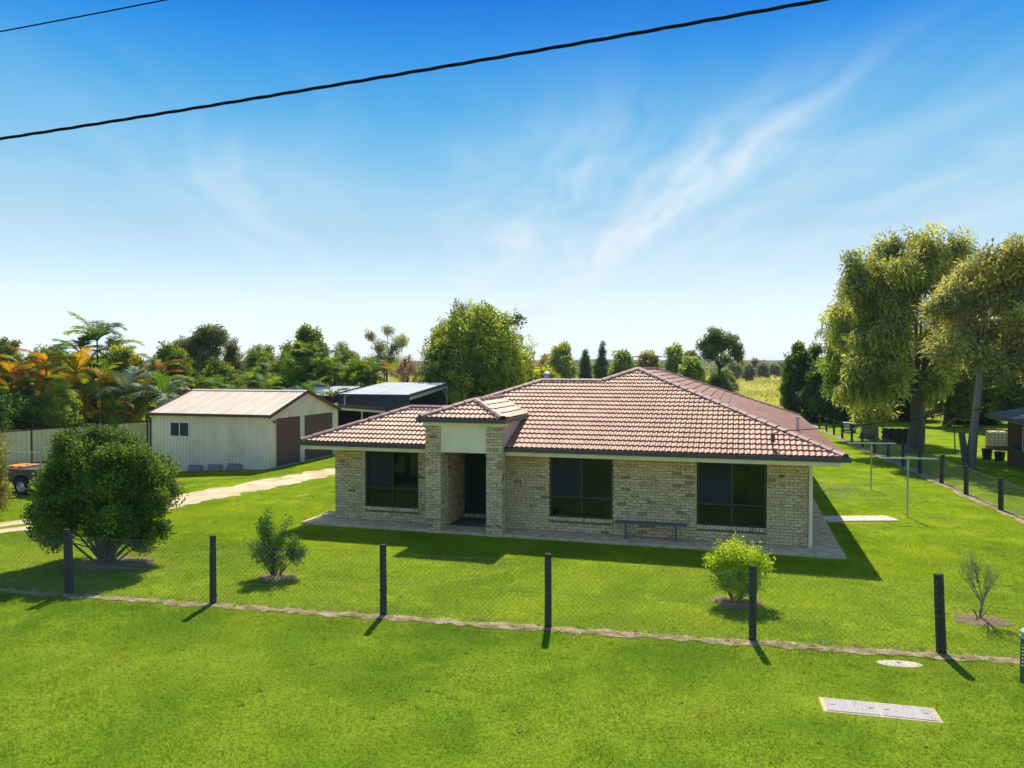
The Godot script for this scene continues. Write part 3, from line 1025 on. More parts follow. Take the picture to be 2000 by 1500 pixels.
func plane_xf(o: Vector3, u: Vector3, v: Vector3) -> Transform3D:
	return Transform3D(Basis(u, v, u.cross(v)), o)

func tiled(face: Transform3D, poly: PackedVector2Array, whole: Array, cut: MB, skip := Rect2()) -> void:
	# poly in metres along the eave and up the slope; whole tiles go to the list, tiles on a hip are cut to the line
	var tm := tile_mb()
	var hi := Vector2.ZERO
	for p in poly: hi = hi.max(p)
	var G := 0.325
	for r in int(ceil(hi.y / G)):
		for k in int(ceil(hi.x / 0.3)) + 1:
			var o := Vector2(k * 0.3, r * G - 0.03)
			var rect := PackedVector2Array([o, o + Vector2(0.302, 0), o + Vector2(0.302, 0.35), o + Vector2(0, 0.35)])
			if skip.has_area() and skip.encloses(Rect2(o, Vector2(0.3, 0.35))): continue
			var inside := 0
			for q in rect:
				if Geometry2D.is_point_in_polygon(q + Vector2(0, 0.031) if q.y < 0.0 else q, poly): inside += 1
			var xf := face * Transform3D(Basis(), Vector3(o.x, o.y, rng.randf_range(0.0, 0.003)))
			if inside == 4:
				whole.append(xf)
				continue
			var pieces := Geometry2D.intersect_polygons(rect, poly)
			if pieces.is_empty(): continue
			cut.col = tile_tone(rng.randi() % 7)
			for i in range(0, tm.v.size(), 3):
				var a := tm.v[i]
				var b := tm.v[i + 2]
				var c := tm.v[i + 1]
				if absf(tm.n[i].y) > 0.9:      # the nose
					var mid := o + Vector2((a.x + b.x + c.x) / 3.0, 0.002)
					if Geometry2D.is_point_in_polygon(mid, poly) or mid.y < 0.0 and Geometry2D.is_point_in_polygon(Vector2(mid.x, 0.01), poly):
						cut.tri(xf * a, xf * b, xf * c)
					continue
				var t2 := PackedVector2Array([Vector2(a.x, a.y) + o, Vector2(b.x, b.y) + o, Vector2(c.x, c.y) + o])
				for pc in Geometry2D.intersect_polygons(t2, poly):
					if Geometry2D.is_polygon_clockwise(pc): pc.reverse()
					var nn := (b - a).cross(c - a)
					var q3 := []
					for p in pc:
						var l: Vector2 = p - o
						q3.append(Vector3(l.x, l.y, a.z - (nn.x * (l.x - a.x) + nn.y * (l.y - a.y)) / nn.z))
					for m in range(1, q3.size() - 1):
						var nw := (xf.basis * tm.n[i]).normalized()
						cut.trin(xf * q3[0], xf * q3[m], xf * q3[m + 1], nw, nw, nw)

func ridge_line(p: Vector3, q: Vector3, up: Vector3, m: Mesh, parent: Node, lift := 0.035) -> void:
	var d := (q - p)
	var n := maxi(1, int(round(d.length() / 0.39)))
	var y := d.normalized()
	var x := y.cross(up).normalized()
	var z := x.cross(y).normalized()
	for k in n:
		var wob := Basis(z, rng.randfn() * 0.012) * Basis(x, 0.05 + rng.randfn() * 0.01)
		var t := part("ridge_tile", m, M.ridges[rng.randi() % 4], parent, Transform3D(wob * Basis(x, y, z), p + d * (float(k) / n) + z * lift))
		t.scale.y *= d.length() / n / 0.39

func ridge_mesh() -> MB:
	var b := MB.new()
	var L := 0.43
	var pr := [Vector2(-0.165, -0.06), Vector2(-0.125, 0.032), Vector2(-0.055, 0.078), Vector2(0.055, 0.078), Vector2(0.125, 0.032), Vector2(0.165, -0.06)]
	for k in pr.size() - 1:
		var a: Vector2 = pr[k]
		var c: Vector2 = pr[k + 1]
		var s := 0.80
		b.quad(Vector3(c.x, 0, c.y), Vector3(c.x * s, L, c.y * s - 0.018), Vector3(a.x * s, L, a.y * s - 0.018), Vector3(a.x, 0, a.y))
		var t := 0.84
		b.quad(Vector3(a.x * t, 0, a.y * t - 0.004), Vector3(c.x * t, 0, c.y * t - 0.004), Vector3(c.x, 0, c.y), Vector3(a.x, 0, a.y))
	return b

func rp(x: float, s: float) -> Vector3:       # a point of the front slope, s metres back from the eave
	return Vector3(x, 2.5 + s * TP, 0.6 - s)

func roof(H: Node3D) -> void:
	M.ridges = []
	for c in [lc(0.34, 0.175, 0.145), lc(0.30, 0.15, 0.12), lc(0.38, 0.205, 0.165), lc(0.32, 0.165, 0.14)]:
		var m: StandardMaterial3D = M.ridge.duplicate()
		m.albedo_color = c
		M.ridges.append(m)
	# boards under the tiles
	var u := MB.new()
	var A := rp(-5.4, 6.15)
	var A2 := Vector3(-5.4, A.y, -10.85)
	var Bl := rp(-8.66, 5.04)
	var Br := rp(-6.51, 5.04)
	var Cl := rp(-12.63, 2.62)
	var Cr := rp(-11.08, 2.62)
	var dz := Vector3(0, -0.012, 0)
	var e := [rp(-15.25, 0), rp(0.75, 0), Vector3(0.75, 2.5, -17.0), Vector3(-11.55, 2.5, -17.0)]
	for f in [[e[0], e[1], A, Br, Bl, Cr, Cl]]:
		u.tri(e[0] + dz, Cr + dz, Cl + dz)
		u.tri(e[0] + dz, e[1] + dz, Cr + dz)
		u.tri(Cr + dz, e[1] + dz, Bl + dz)
		u.tri(Bl + dz, e[1] + dz, Br + dz)
		u.tri(Br + dz, e[1] + dz, A + dz)
	u.quad(e[1] + dz, e[2] + dz, A2 + dz, A + dz)
	u.tri(e[2] + dz, e[3] + dz, A2 + dz)
	u.quad(e[3] + dz, Vector3(-11.55, 2.49, 0.6), A + dz, A2 + dz)
	var cb := Vector3(-15.25, 2.49, -4.64)
	u.tri(cb, e[0] + dz, Cl + dz)
	u.quad(Vector3(-9.0, 2.49, -4.64), cb, Cl + dz, Vector3(-9.0, Cl.y, Cl.z) + dz)
	var bb := Vector3(-13.7, 2.49, -9.48)
	u.tri(bb, Vector3(-13.7, 2.49, 0.6), Bl + dz)
	u.quad(Vector3(-5.0, 2.49, -9.48), bb, Bl + dz, Vector3(-5.0, Bl.y, Bl.z) + dz)
	var R := part("roof", u, M.dark, H)
	# main front slope, porch roof and right slope in tiles
	var whole := []
	var cut := MB.new()
	var F := plane_xf(Vector3(-15.25, 2.5, 0.6), Vector3(1, 0, 0), Vector3(0, SP, -CP))
	var s := func(x: float, d: float): return Vector2(x + 15.25, d / CP)
	tiled(F, PackedVector2Array([s.call(-15.25, 0), s.call(0.75, 0), s.call(-5.4, 6.15), s.call(-6.51, 5.04), s.call(-8.66, 5.04), s.call(-11.08, 2.62), s.call(-12.63, 2.62)]), whole, cut, Rect2(4.45, -0.2, 2.25, 2.3))
	var right := []
	var Rt := plane_xf(Vector3(0.75, 2.5, 0.6), Vector3(0, 0, -1), Vector3(-CP, SP, 0))
	var cut2 := MB.new()
	tiled(Rt, PackedVector2Array([Vector2(0, 0), Vector2(17.6, 0), Vector2(11.45, 6.15 / CP), Vector2(6.15, 6.15 / CP)]), right, cut2)
	var pw := []
	var P0 := Vector3(-11.0, 3.345, 1.0)
	var hw := 1.275
	var py := P0.y + hw * TP
	var pu := MB.new()
	var ap := Vector3(-9.725, py, P0.z - hw)
	var rb := Vector3(-9.725, py, 0.6 - (py - 2.5) / TP)
	var P1 := Vector3(-8.45, P0.y, P0.z)
	var l := 0.6 - (P0.y - 2.5) / TP
	pu.tri(P0 + dz, P1 + dz, ap + dz)
	pu.quad(P1 + dz, Vector3(P1.x, P1.y, l) + dz, rb + dz, ap + dz)
	pu.quad(Vector3(P0.x, P0.y, l) + dz, P0 + dz, ap + dz, rb + dz)
	var PR := part("porch_roof", pu, M.dark, H)
	var pcut := MB.new()
	tiled(plane_xf(P0, Vector3(1, 0, 0), Vector3(0, SP, -CP)), PackedVector2Array([Vector2(0, 0), Vector2(2.55, 0), Vector2(hw, hw / CP)]), pw, pcut)
	tiled(plane_xf(P1, Vector3(0, 0, -1), Vector3(-CP, SP, 0)), PackedVector2Array([Vector2(0, 0), Vector2(P0.z - l, 0), Vector2(P0.z - rb.z, hw / CP), Vector2(hw, hw / CP)]), pw, pcut)
	tiled(plane_xf(Vector3(P0.x, P0.y, l), Vector3(0, 0, 1), Vector3(CP, SP, 0)), PackedVector2Array([Vector2(0, 0), Vector2(P0.z - l, 0), Vector2(P0.z - l - hw, hw / CP), Vector2(l - rb.z, hw / CP)]), pw, pcut)
	var tm := tile_mb()
	var tmesh := tm.mesh()
	for t in pw:
		part("roof_tile", tmesh, M.tiles[rng.randi() % 7], PR, t)
	part("cut_tiles", pcut, M.tile, PR).set_meta("kind", "stuff")
	var alone := []
	for t in whole:
		alone.append([(t.origin - EYE).length(), t])
	alone.sort_custom(func(a, b): return a[0] < b[0])
	for i in alone.size():
		if i < 240: part("roof_tile", tmesh, M.tiles[rng.randi() % 7], R, alone[i][1])
		else: cut.add(tm, alone[i][1], tile_tone(rng.randi() % 7))
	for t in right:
		cut.add(tm, t, tile_tone(rng.randi() % 7) * Color(0.8, 0.8, 0.8))  # duller light of the right slope put into the tile colour
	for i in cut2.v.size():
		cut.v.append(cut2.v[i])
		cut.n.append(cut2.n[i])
		cut.c.append(cut2.c[i] * Color(0.8, 0.8, 0.8))  # same painted dimming on the cut tiles of the right slope
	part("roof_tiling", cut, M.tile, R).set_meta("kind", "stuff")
	# ridge and hip caps
	var rm := ridge_mesh().mesh()
	var Y := Vector3.UP
	ridge_line(e[1] + Vector3(-0.03, 0, -0.03), A, Y, rm, R)
	ridge_line(Br, A, Y, rm, R)
	ridge_line(A, A2, Y, rm, R)
	ridge_line(e[2], A2, Y, rm, R)
	ridge_line(Bl, Br, Y, rm, R)
	ridge_line(Cr, Bl, Y, rm, R)
	ridge_line(Cl, Cr, Y, rm, R)
	ridge_line(e[0], Cl, Y, rm, R)
	ridge_line(P0, ap, Y, rm, PR)
	ridge_line(P1, ap, Y, rm, PR)
	ridge_line(ap, rb, Y, rm, PR)
	# roof fittings
	var f := MB.new()
	f.lathe([[0.001, -0.05], [0.09, -0.05], [0.085, 0.02], [0.045, 0.03], [0.042, 0.42], [0.055, 0.43], [0.055, 0.47], [0.001, 0.47]], 14, Transform3D(Basis(), Vector3(-0.21, 2.87, -2.83)))
	part("vent_pipe", f, M.galv, H)
	var fl := MB.new()
	fl.lathe([[0.001, 0], [0.16, 0.0], [0.12, 0.06], [0.10, 0.1], [0.10, 0.22], [0.15, 0.24], [0.13, 0.32], [0.04, 0.36], [0.001, 0.36]], 14, Transform3D(Basis(), Vector3(-8.55, 4.32, -4.75)))
	part("roof_vent", fl, M.galv, H)
	# television aerial on the back of the ridge
	var an := MB.new()
	var at := Vector3(-5.2, 4.6, -10.2)
	an.tube([at, at + Vector3(0, 0.72, 0)], [0.022], 6)
	var bx := Vector3(0.96, 0, -0.28)
	an.tube([at + Vector3(0, 0.66, 0) - bx * 1.02, at + Vector3(0, 0.66, 0) + bx * 0.62], [0.016], 6)
	for k in 11:
		var c := at + Vector3(0, 0.67, 0) + bx * (-1.0 + k * 0.16)
		var w := Vector3(0.28, 0, 0.96) * (0.45 - 0.02 * k)
		an.tube([c - w + Vector3(0, 0.03 * (k % 2), 0), c + w], [0.007], 5)
	an.tube([at + Vector3(0, 0.66, 0) - bx * 0.9, at + Vector3(0, 0.78, 0) - bx * 0.3, at + Vector3(0, 0.67, 0) + bx * 0.2], [0.008], 5)
	part("tv_aerial", an, M.rust, H)
	# bracket where the service wire comes in
	var br := MB.new()
	br.tube([Vector3(-1.06, 2.62, 0.22), Vector3(-1.06, 3.06, 0.18)], [0.02], 8)
	br.bbox(Vector3(-1.10, 2.82, 0.14), Vector3(-0.99, 3.05, 0.24), 0.01)
	br.tube([Vector3(-1.06, 3.05, 0.18), Vector3(-0.86, 3.12, 0.14)], [0.014], 6)
	br.tube([Vector3(-1.06, 2.66, 0.2), Vector3(-1.0, 2.56, 0.5), Vector3(-0.9, 2.52, 0.7)], [0.012], 6)
	part("service_bracket", br, M.rust, H)

# ------------------------------------------------------------------ sheds
func ribbed(o: Vector3, u: Vector3, up: Vector3, w: float, h0: float, h1: float, pitch := 0.19, depth := 0.028, base0 := 0.0, base1 := 0.0) -> MB:
	# a pressed metal sheet: from o along u for w, from base0..base1 up to h0..h1, ribs standing out to u x up
	var b := MB.new()
	var n := u.cross(up).normalized()
	var xs := []
	var x := 0.0
	while x < w - 0.01:
		for q in [[0.0, 0.0], [0.55, 0.0], [0.68, 1.0], [0.87, 1.0]]:
			if x + q[0] * pitch < w: xs.append([x + q[0] * pitch, q[1] * depth])
		x += pitch
	xs.append([w, 0.0])
	for i in xs.size() - 1:
		var a = xs[i]
		var c = xs[i + 1]
		var lo := func(t: float): return lerpf(base0, base1, t / w)
		var hi := func(t: float): return lerpf(h0, h1, t / w)
		b.quad(o + u * a[0] + n * a[1] + up * lo.call(a[0]), o + u * c[0] + n * c[1] + up * lo.call(c[0]), o + u * c[0] + n * c[1] + up * hi.call(c[0]), o + u * a[0] + n * a[1] + up * hi.call(a[0]))
	return b

func roller_door(parent: Node, z0: float, z1: float, h: float, X: float) -> void:
	var b := MB.new()
	var n := int((h - 0.02) / 0.02)
	for k in n:
		var y := k * 0.02 + 0.0
		var d0 := 0.012 * (0.5 + 0.5 * sin(y * TAU / 0.08))
		var d1 := 0.012 * (0.5 + 0.5 * sin((y + 0.02) * TAU / 0.08))
		b.quad(Vector3(X + d0, y, z1), Vector3(X + d0, y, z0), Vector3(X + d1, y + 0.02, z0), Vector3(X + d1, y + 0.02, z1))
	var d := part("roller_door", b, M.roller, parent)
	var r := MB.new()
	r.bbox(Vector3(X - 0.01, -0.05, z0), Vector3(X + 0.035, 0.05, z1), 0.006)
	part("bottom_rail", r, M.charcoal, d)
	var hd := MB.new()
	hd.bbox(Vector3(X + 0.012, 0.98, (z0 + z1) / 2 - 0.08), Vector3(X + 0.035, 1.06, (z0 + z1) / 2 + 0.08), 0.006)
	part("handle", hd, M.black, d)

func shed() -> void:
	# gable shed: long wall at z = -10.4 facing the street, doors on the right hand gable
	var S := thing("garage_shed", "cream metal shed with maroon trim and two maroon roller doors", "shed")
	var X0 := -30.6
	var X1 := -23.73
	var Z0 := -10.37
	var Z1 := -17.0
	var zm := -13.7
	var eh := 2.5
	var rh := 3.54
	var fl := -0.40
	var w := 0.77
	var x := X0
	while x < X1 - 0.05:
		var ww := minf(w, X1 - x)
		var y0 := fl
		if x < -29.0 and x + ww > -29.2: pass
		part("wall_sheet", ribbed(Vector3(x, y0, Z0), Vector3(1, 0, 0), Vector3.UP, ww - 0.004, eh - y0, eh - y0), M.sheets[rng.randi() % 3], S)
		x += ww
	# gable: sheets over and beside the doors
	var top := func(z: float): return lerpf(eh, rh, clampf((Z0 - z) / (Z0 - zm), 0, 1)) if z > zm else lerpf(rh, eh + 0.02, (zm - z) / (zm - Z1))
	var cuts := [Z0, -10.85, -11.55, -12.3, -13.08, -13.46, zm, -14.45, -15.2, -16.0, -16.45, Z1]
	for i in cuts.size() - 1:
		var a: float = cuts[i]
		var b: float = cuts[i + 1]
		var solid: bool = i == 0 or i == 4 or i == 10
		var y0 := -0.08 if solid else 2.3
		part("gable_sheet", ribbed(Vector3(X1, 0, a), Vector3(0, 0, -1), Vector3.UP, a - b - 0.003, top.call(a), top.call(b), 0.19, 0.026, y0, y0), M.sheets[rng.randi() % 3], S)
	roller_door(S, -13.08, -10.87, 2.3, X1 - 0.02)
	roller_door(S, -16.43, -13.48, 2.3, X1 - 0.02)
	var bk := MB.new()
	bk.box(Vector3(X0 + 0.02, fl, Z1), Vector3(X0 + 0.06, eh, Z0 - 0.03))
	bk.box(Vector3(X0 + 0.06, fl, Z1 + 0.02), Vector3(X1 - 0.08, eh, Z1 + 0.06))
	bk.box(Vector3(X0 + 0.06, fl - 0.1, Z1 + 0.06), Vector3(X1 - 0.04, -0.06, Z0 - 0.03))
	bk.tri(Vector3(X0 + 0.02, eh, Z1), Vector3(X0 + 0.02, eh, Z0), Vector3(X0 + 0.02, rh - 0.03, zm))
	part("back_wall", bk, M.sheet, S)
	# roof sheets on both slopes
	x = X0 - 0.12
	var sl := Vector3(0, rh - eh + 0.06, zm - Z0 - 0.14)
	var sl2 := Vector3(0, rh - eh + 0.06, zm - Z1 + 0.14)
	while x < X1 + 0.08:
		var ww := minf(w, X1 + 0.12 - x)
		part("roof_sheet", ribbed(Vector3(x, eh - 0.02, Z0 + 0.14), Vector3(1, 0, 0), sl.normalized(), ww, sl.length(), sl.length(), 0.19, 0.022), M.sheets_roof[rng.randi() % 3], S)
		part("roof_sheet", ribbed(Vector3(x + ww, eh - 0.02, Z1 - 0.14), Vector3(-1, 0, 0), sl2.normalized(), ww, sl2.length(), sl2.length(), 0.19, 0.022), M.sheets_roof[rng.randi() % 3], S)
		x += ww
	var rc := MB.new()
	rc.box(Vector3(X0 - 0.12, -0.012, 0), Vector3(X1 + 0.12, 0.0, 0.2), Transform3D(Basis(Vector3.RIGHT, 0.3), Vector3(0, rh + 0.09, zm)))
	rc.box(Vector3(X0 - 0.12, -0.012, -0.2), Vector3(X1 + 0.12, 0.0, 0), Transform3D(Basis(Vector3.RIGHT, -0.3), Vector3(0, rh + 0.091, zm)))
	part("ridge_cap", rc, M.sheet_roof, S)
	var t := MB.new()
	t.bbox(Vector3(X0 - 0.14, eh - 0.10, Z0 + 0.12), Vector3(X1 + 0.1, eh + 0.03, Z0 + 0.24), 0.01)
	part("gutter", t, M.maroon, S)
	for side in [X1 + 0.10, X0 - 0.14]:
		var bt := MB.new()
		for q in [[Vector3(side, eh - 0.03, Z0 + 0.24), Vector3(side, rh + 0.085, zm)], [Vector3(side, rh + 0.085, zm), Vector3(side, eh - 0.03, Z1 - 0.2)]]:
			var d: Vector3 = q[1] - q[0]
			var bs := Basis(Vector3.RIGHT, d.normalized().cross(Vector3.UP) if false else Vector3.UP, Vector3.BACK)
			var ang := atan2(d.y, -d.z)
			bt.bbox(Vector3(0, -0.15, -d.length()), Vector3(0.035, 0.02, 0.0), 0.006, Transform3D(Basis(Vector3.RIGHT, ang), q[0]))
		part("barge_trim", bt, M.maroon, S)
	for z in [-10.86, -13.28, -16.44]:
		var j := MB.new()
		j.bbox(Vector3(X1 - 0.03, -0.1, z - (0.2 if z == -13.28 else 0.04)), Vector3(X1 + 0.03, 2.3, z + (0.2 if z == -13.28 else 0.04)), 0.008)
		part("door_jamb", j, M.cream_light, S)
	var dp := MB.new()
	dp.tube([Vector3(X0 - 0.05, eh - 0.1, Z0 + 0.1), Vector3(X0 - 0.05, eh - 0.3, Z0 + 0.03), Vector3(X0 - 0.05, fl, Z0 + 0.03)], [0.045], 8)
	part("downpipe", dp, M.charcoal, S)
	var wd := MB.new()
	for q in [[-29.46, -29.41, 1.33, 2.09], [-28.35, -28.30, 1.33, 2.09], [-29.41, -28.35, 2.04, 2.09], [-29.41, -28.35, 1.33, 1.38], [-28.91, -28.86, 1.38, 2.04]]:
		wd.bbox(Vector3(q[0], q[2], Z0 - 0.02), Vector3(q[1], q[3], Z0 + 0.055), 0.004)
	var wn := part("window", wd, M.white, S)
	for q in [[-29.41, -28.91], [-28.86, -28.35]]:
		var g := MB.new()
		g.box(Vector3(q[0], 1.38, Z0 + 0.034), Vector3(q[1], 2.04, Z0 + 0.038))
		part("pane", g, M.shed_glass, wn)
	for p in [[Vector3(X1 + 0.02, 2.17, -10.72), 0.0], [Vector3(X0 + 0.02, 2.35, Z0 + 0.06), 1.0]]:
		var l := MB.new()
		l.lathe([[0.001, -0.06], [0.05, -0.055], [0.07, 0.0], [0.05, 0.04], [0.001, 0.045]], 12, Transform3D(Basis(Vector3.RIGHT, 0.5), p[0] + Vector3(0.09, 0, 0.09)))
		l.bbox(Vector3(-0.03, -0.03, -0.03), Vector3(0.08, 0.03, 0.08), 0.006, Transform3D(Basis(), p[0]))
		part("wall_light", l, M.white if p[1] > 0 else M.black, S)
	# flat slabs leaning on the long wall
	for q in [[-28.25, -27.5, "leftmost of three grey slabs leaning on the shed wall"], [-27.13, -26.36, "middle one of three grey slabs leaning on the shed wall"], [-26.0, -25.22, "rightmost of three grey slabs, nearest the shed corner"]]:
		var b := MB.new()
		var y := hgt((q[0] + q[1]) / 2)
		b.bbox(Vector3(q[0], 0, -0.03), Vector3(q[1], 0.36, 0.03), 0.006, Transform3D(Basis(Vector3.RIGHT, -0.38), Vector3(0, y, Z0 + 0.24)))
		var o := part("leaning_slab", b, M.slab, self)
		tag(o, q[2], "slab", "slabs leaning on the shed")
	# lean-to behind the shed
	var L := thing("carport_lean_to", "open cream and maroon lean-to roof on the back of the shed", "carport")
	var r := MB.new()
	r.add(ribbed(Vector3(X0, 2.56, Z1 - 0.02), Vector3(0, 0, -1), Vector3(1, 0, 0), 0.1, 0.1, 0.1), Transform3D())
	var lb := MB.new()
	var a0 := Vector3(X1 + 0.06, 2.6, Z1 - 0.15)
	var a1 := Vector3(X1 + 0.06, 2.08, Z1 - 6.0)
	var dd := a1 - a0
	var rot := Transform3D(Basis(Vector3.RIGHT, atan2(dd.y, -dd.z)), a0)
	lb.bbox(Vector3(0, -0.06, -dd.length()), Vector3(0.04, 0.12, 0), 0.006, rot)
	part("barge_trim", lb, M.maroon, L)
	var cb := MB.new()
	cb.bbox(Vector3(-0.06, -0.20, -dd.length()), Vector3(-0.004, -0.064, 0), 0.006, rot)
	part("beam", cb, M.cream_light, L)
	x = X0
	while x < X1:
		var ww := minf(w, X1 + 0.05 - x)
		part("roof_sheet", ribbed(Vector3(x + ww, 2.10, Z1 - 6.0), Vector3(-1, 0, 0), -dd.normalized(), ww, dd.length(), dd.length()), M.maroon, L)
		x += ww
	for p in [[X1 - 0.04, Z1 - 5.9], [X1 - 0.04, Z1 - 3.0], [X0 + 0.1, Z1 - 5.9]]:
		var c := MB.new()
		c.bbox(Vector3(p[0] - 0.04, -0.45, p[1] - 0.04), Vector3(p[0] + 0.04, 2.05 if p[1] < -21 else 2.28, p[1] + 0.04), 0.006)
		part("post", c, M.cream_light, L)
	var wl := MB.new()
	wl.box(Vector3(X0, -0.45, Z1 - 5.95), Vector3(X1 - 0.1, 2.02, Z1 - 5.9))
	wl.box(Vector3(X0 - 0.04, -0.45, Z1 - 5.9), Vector3(X0, 2.1, Z1))
	part("back_wall", wl, M.charcoal, L)

func dark_shed() -> void:
	var S := thing("skillion_shed", "charcoal metal shed with a pale flat sloping roof behind the cream shed", "shed")
	var x0 := -27.85
	var x1 := -22.65
	var z0 := -24.5
	var z1 := -31.3
	var h0 := 3.0
	var h1 := 3.62
	var x := x0
	while x < x1 - 0.02:
		var w := minf(0.77, x1 - x)
		part("wall_sheet", ribbed(Vector3(x, -0.12, z0), Vector3(1, 0, 0), Vector3.UP, w - 0.003, h0 + 0.1, h0 + 0.1), M.charcoal, S)
		part("back_sheet", ribbed(Vector3(x, -0.12, z1), Vector3(1, 0, 0), Vector3.UP, w - 0.003, h1 + 0.1, h1 + 0.1), M.charcoal, S)
		part("roof_sheet", ribbed(Vector3(x, h0, z0 + 0.1), Vector3(1, 0, 0), Vector3(0, h1 - h0, z1 - z0).normalized(), w, 7.05, 7.05, 0.19, 0.025), M.zinc, S)
		x += w
	var ws := MB.new()
	ws.box(Vector3(x0, -0.12, z1), Vector3(x0 + 0.05, 3.0, z0))
	part("left_wall", ws, M.charcoal, S)
	var t := MB.new()
	t.bbox(Vector3(x0 - 0.08, h0 - 0.12, z0 + 0.03), Vector3(x1 + 0.08, h0 + 0.02, z0 + 0.13), 0.01)
	part("gutter", t, M.charcoal, S)
	var ang := atan2(h1 - h0, z0 - z1)
	var bt := MB.new()
	bt.bbox(Vector3(0, -0.16, -6.95), Vector3(0.04, 0.05, 0.0), 0.008, Transform3D(Basis(Vector3.RIGHT, ang), Vector3(x1 + 0.02, h0, z0 + 0.1)))
	part("barge_trim", bt, M.charcoal, S)
	var bm := MB.new()
	bm.bbox(Vector3(0, -0.36, -6.8), Vector3(0.06, -0.165, -0.1), 0.008, Transform3D(Basis(Vector3.RIGHT, ang), Vector3(x1 - 0.04, h0, z0 + 0.1)))
	part("rafter", bm, M.galv, S)
	for z in [z1 + 0.1]:
		var p := MB.new()
		p.bbox(Vector3(x1 - 0.06, -0.12, z - 0.05), Vector3(x1 + 0.04, h1 - 0.15, z + 0.05), 0.008)
		p.tube([Vector3(x1 - 0.01, 2.5, z), Vector3(x1 - 0.01, 3.35, z + 0.9)], [0.05], 4)
		part("post", p, M.galv, S)
	var rail := MB.new()
	rail.bbox(Vector3(x0 + 0.06, 1.9, z1 + 0.02), Vector3(x1 - 0.1, 2.02, z1 + 0.1), 0.01)
	part("girt", rail, M.galv, S)
	var pp := MB.new()
	pp.tube([Vector3(x0 + 0.55, h0 - 0.1, z0 + 0.1), Vector3(x0 + 0.55, 2.2, z0 + 0.1), Vector3(x0 + 0.4, 2.05, z0 + 0.1), Vector3(x0 - 0.3, 2.0, z0 + 0.1)], [0.055], 8)
	part("downpipe", pp, M.white, S)
	# pale tank lying inside the open end
	var tk := MB.new()
	tk.lathe([[0.001, -0.7], [0.5, -0.7], [0.58, -0.6], [0.58, 0.6], [0.5, 0.7], [0.001, 0.7]], 20, Transform3D(Basis(Vector3.BACK, PI / 2), Vector3(-23.6, 1.42, -28.2)))
	var tn := part("storage_tank", tk, M.galv, self)
	tag(tn, "pale rounded metal tank in the open end of the charcoal shed", "tank")
	var st := MB.new()
	st.bbox(Vector3(-24.3, -0.12, -28.7), Vector3(-22.9, 0.85, -27.7), 0.02)
	var stn := part("tank_stand", st, M.charcoal, self)
	tag(stn, "dark stand under the pale tank in the charcoal shed", "stand")
	# older low roof left of it
	var O := thing("old_outbuilding", "low grey outbuilding half hidden left of the charcoal shed", "shed", Vector3(-31.6, 0, -26.5))
	var ob := MB.new()
	ob.box(Vector3(-2.4, -0.5, -3), Vector3(2.4, 2.85, 1.4))
	part("wall", ob, M.rust, O)
	for k in 7:
		part("roof_sheet", ribbed(Vector3(-2.7 + k * 0.77, 2.86, 1.6), Vector3(1, 0, 0), Vector3(0, 0.5, -4.8).normalized(), 0.765, 4.9, 4.9), M.zinc, O)

# ------------------------------------------------------------------ fences
func wire_net(b: MB, p: Vector3, q: Vector3, y0: float, y1: float, cell: float, r: float, barbs := true) -> void:
	var d := q - p
	var L := Vector2(d.x, d.z).length()
	var u := d / L
	var n := int(L / (cell / 2.0))
	var rows := int((y1 - y0) / (cell / 2.0))
	var f := FastNoiseLite.new()
	f.seed = 2
	f.frequency = 0.8
	for k in n:
		if k % 2: continue
		var s := k * cell / 2.0
		var pts := []
		for j in rows + 1:
			var x := s + (cell / 2.0 if j % 2 else 0.0)
			var side := 0.012 * sin(x * 1.3) + 0.02 * f.get_noise_2d(x + p.x, j * 0.1)
			var base := p + u * minf(x, L)
			pts.append(Vector3(base.x, y0 + j * cell / 2.0 + base.y + 0.01 * f.get_noise_2d(x * 0.7, 5.0), base.z + side))
		strut(b, pts, r)
		# the wires cross: the same zigzag mirrored by the neighbour
		var pts2 := []
		for j in rows + 1:
			var x := s + cell / 2.0 + (0.0 if j % 2 else cell / 2.0)
			var b2 := p + u * minf(x, L)
			pts2.append(Vector3(b2.x, pts[j].y, b2.z + 0.012 * sin(x * 1.3) + 0.02 * f.get_noise_2d(x + p.x, j * 0.1)))
		strut(b, pts2, r)
		if barbs:
			var tp: Vector3 = pts[-1]
			strut(b, [tp, tp + u * cell * 0.28 + Vector3(0, cell * 0.32, 0)], r * 1.1)
			var tp2: Vector3 = pts2[-1]
			strut(b, [tp2, tp2 - u * cell * 0.1 + Vector3(0, cell * 0.3, 0)], r * 1.1)

func strut(b: MB, pts: Array, r: float) -> void:       # a three-sided wire
	for i in pts.size() - 1:
		var p: Vector3 = pts[i]
		var q: Vector3 = pts[i + 1]
		var d := (q - p).normalized()
		var x := d.cross(Vector3(0, 0.2, 1)).normalized() * r
		var y := x.cross(d)
		var o := [x, -x * 0.5 + y * 0.87, -x * 0.5 - y * 0.87]
		for k in 3:
			var a: Vector3 = o[k]
			var c: Vector3 = o[(k + 1) % 3]
			b.quad(p + c, p + a, q + a, q + c)

func round_post(h: float, r: float, sd: int) -> MB:
	var b := MB.new()
	var f := FastNoiseLite.new()
	f.seed = sd
	f.frequency = 3.0
	var seg := 12
	var rows := 7
	var pt := func(i: int, k: int):
		var a := TAU * k / seg
		var y := -0.3 + (h + 0.3) * i / rows
		var rr := r * (1.03 - 0.06 * float(i) / rows) * (1.0 + 0.10 * f.get_noise_3d(cos(a), y * 0.5, sin(a)))
		return Vector3(sin(a) * rr, y, cos(a) * rr)
	for i in rows:
		for k in seg:
			b.quad(pt.call(i, k), pt.call(i, k + 1), pt.call(i + 1, k + 1), pt.call(i + 1, k))
	return b

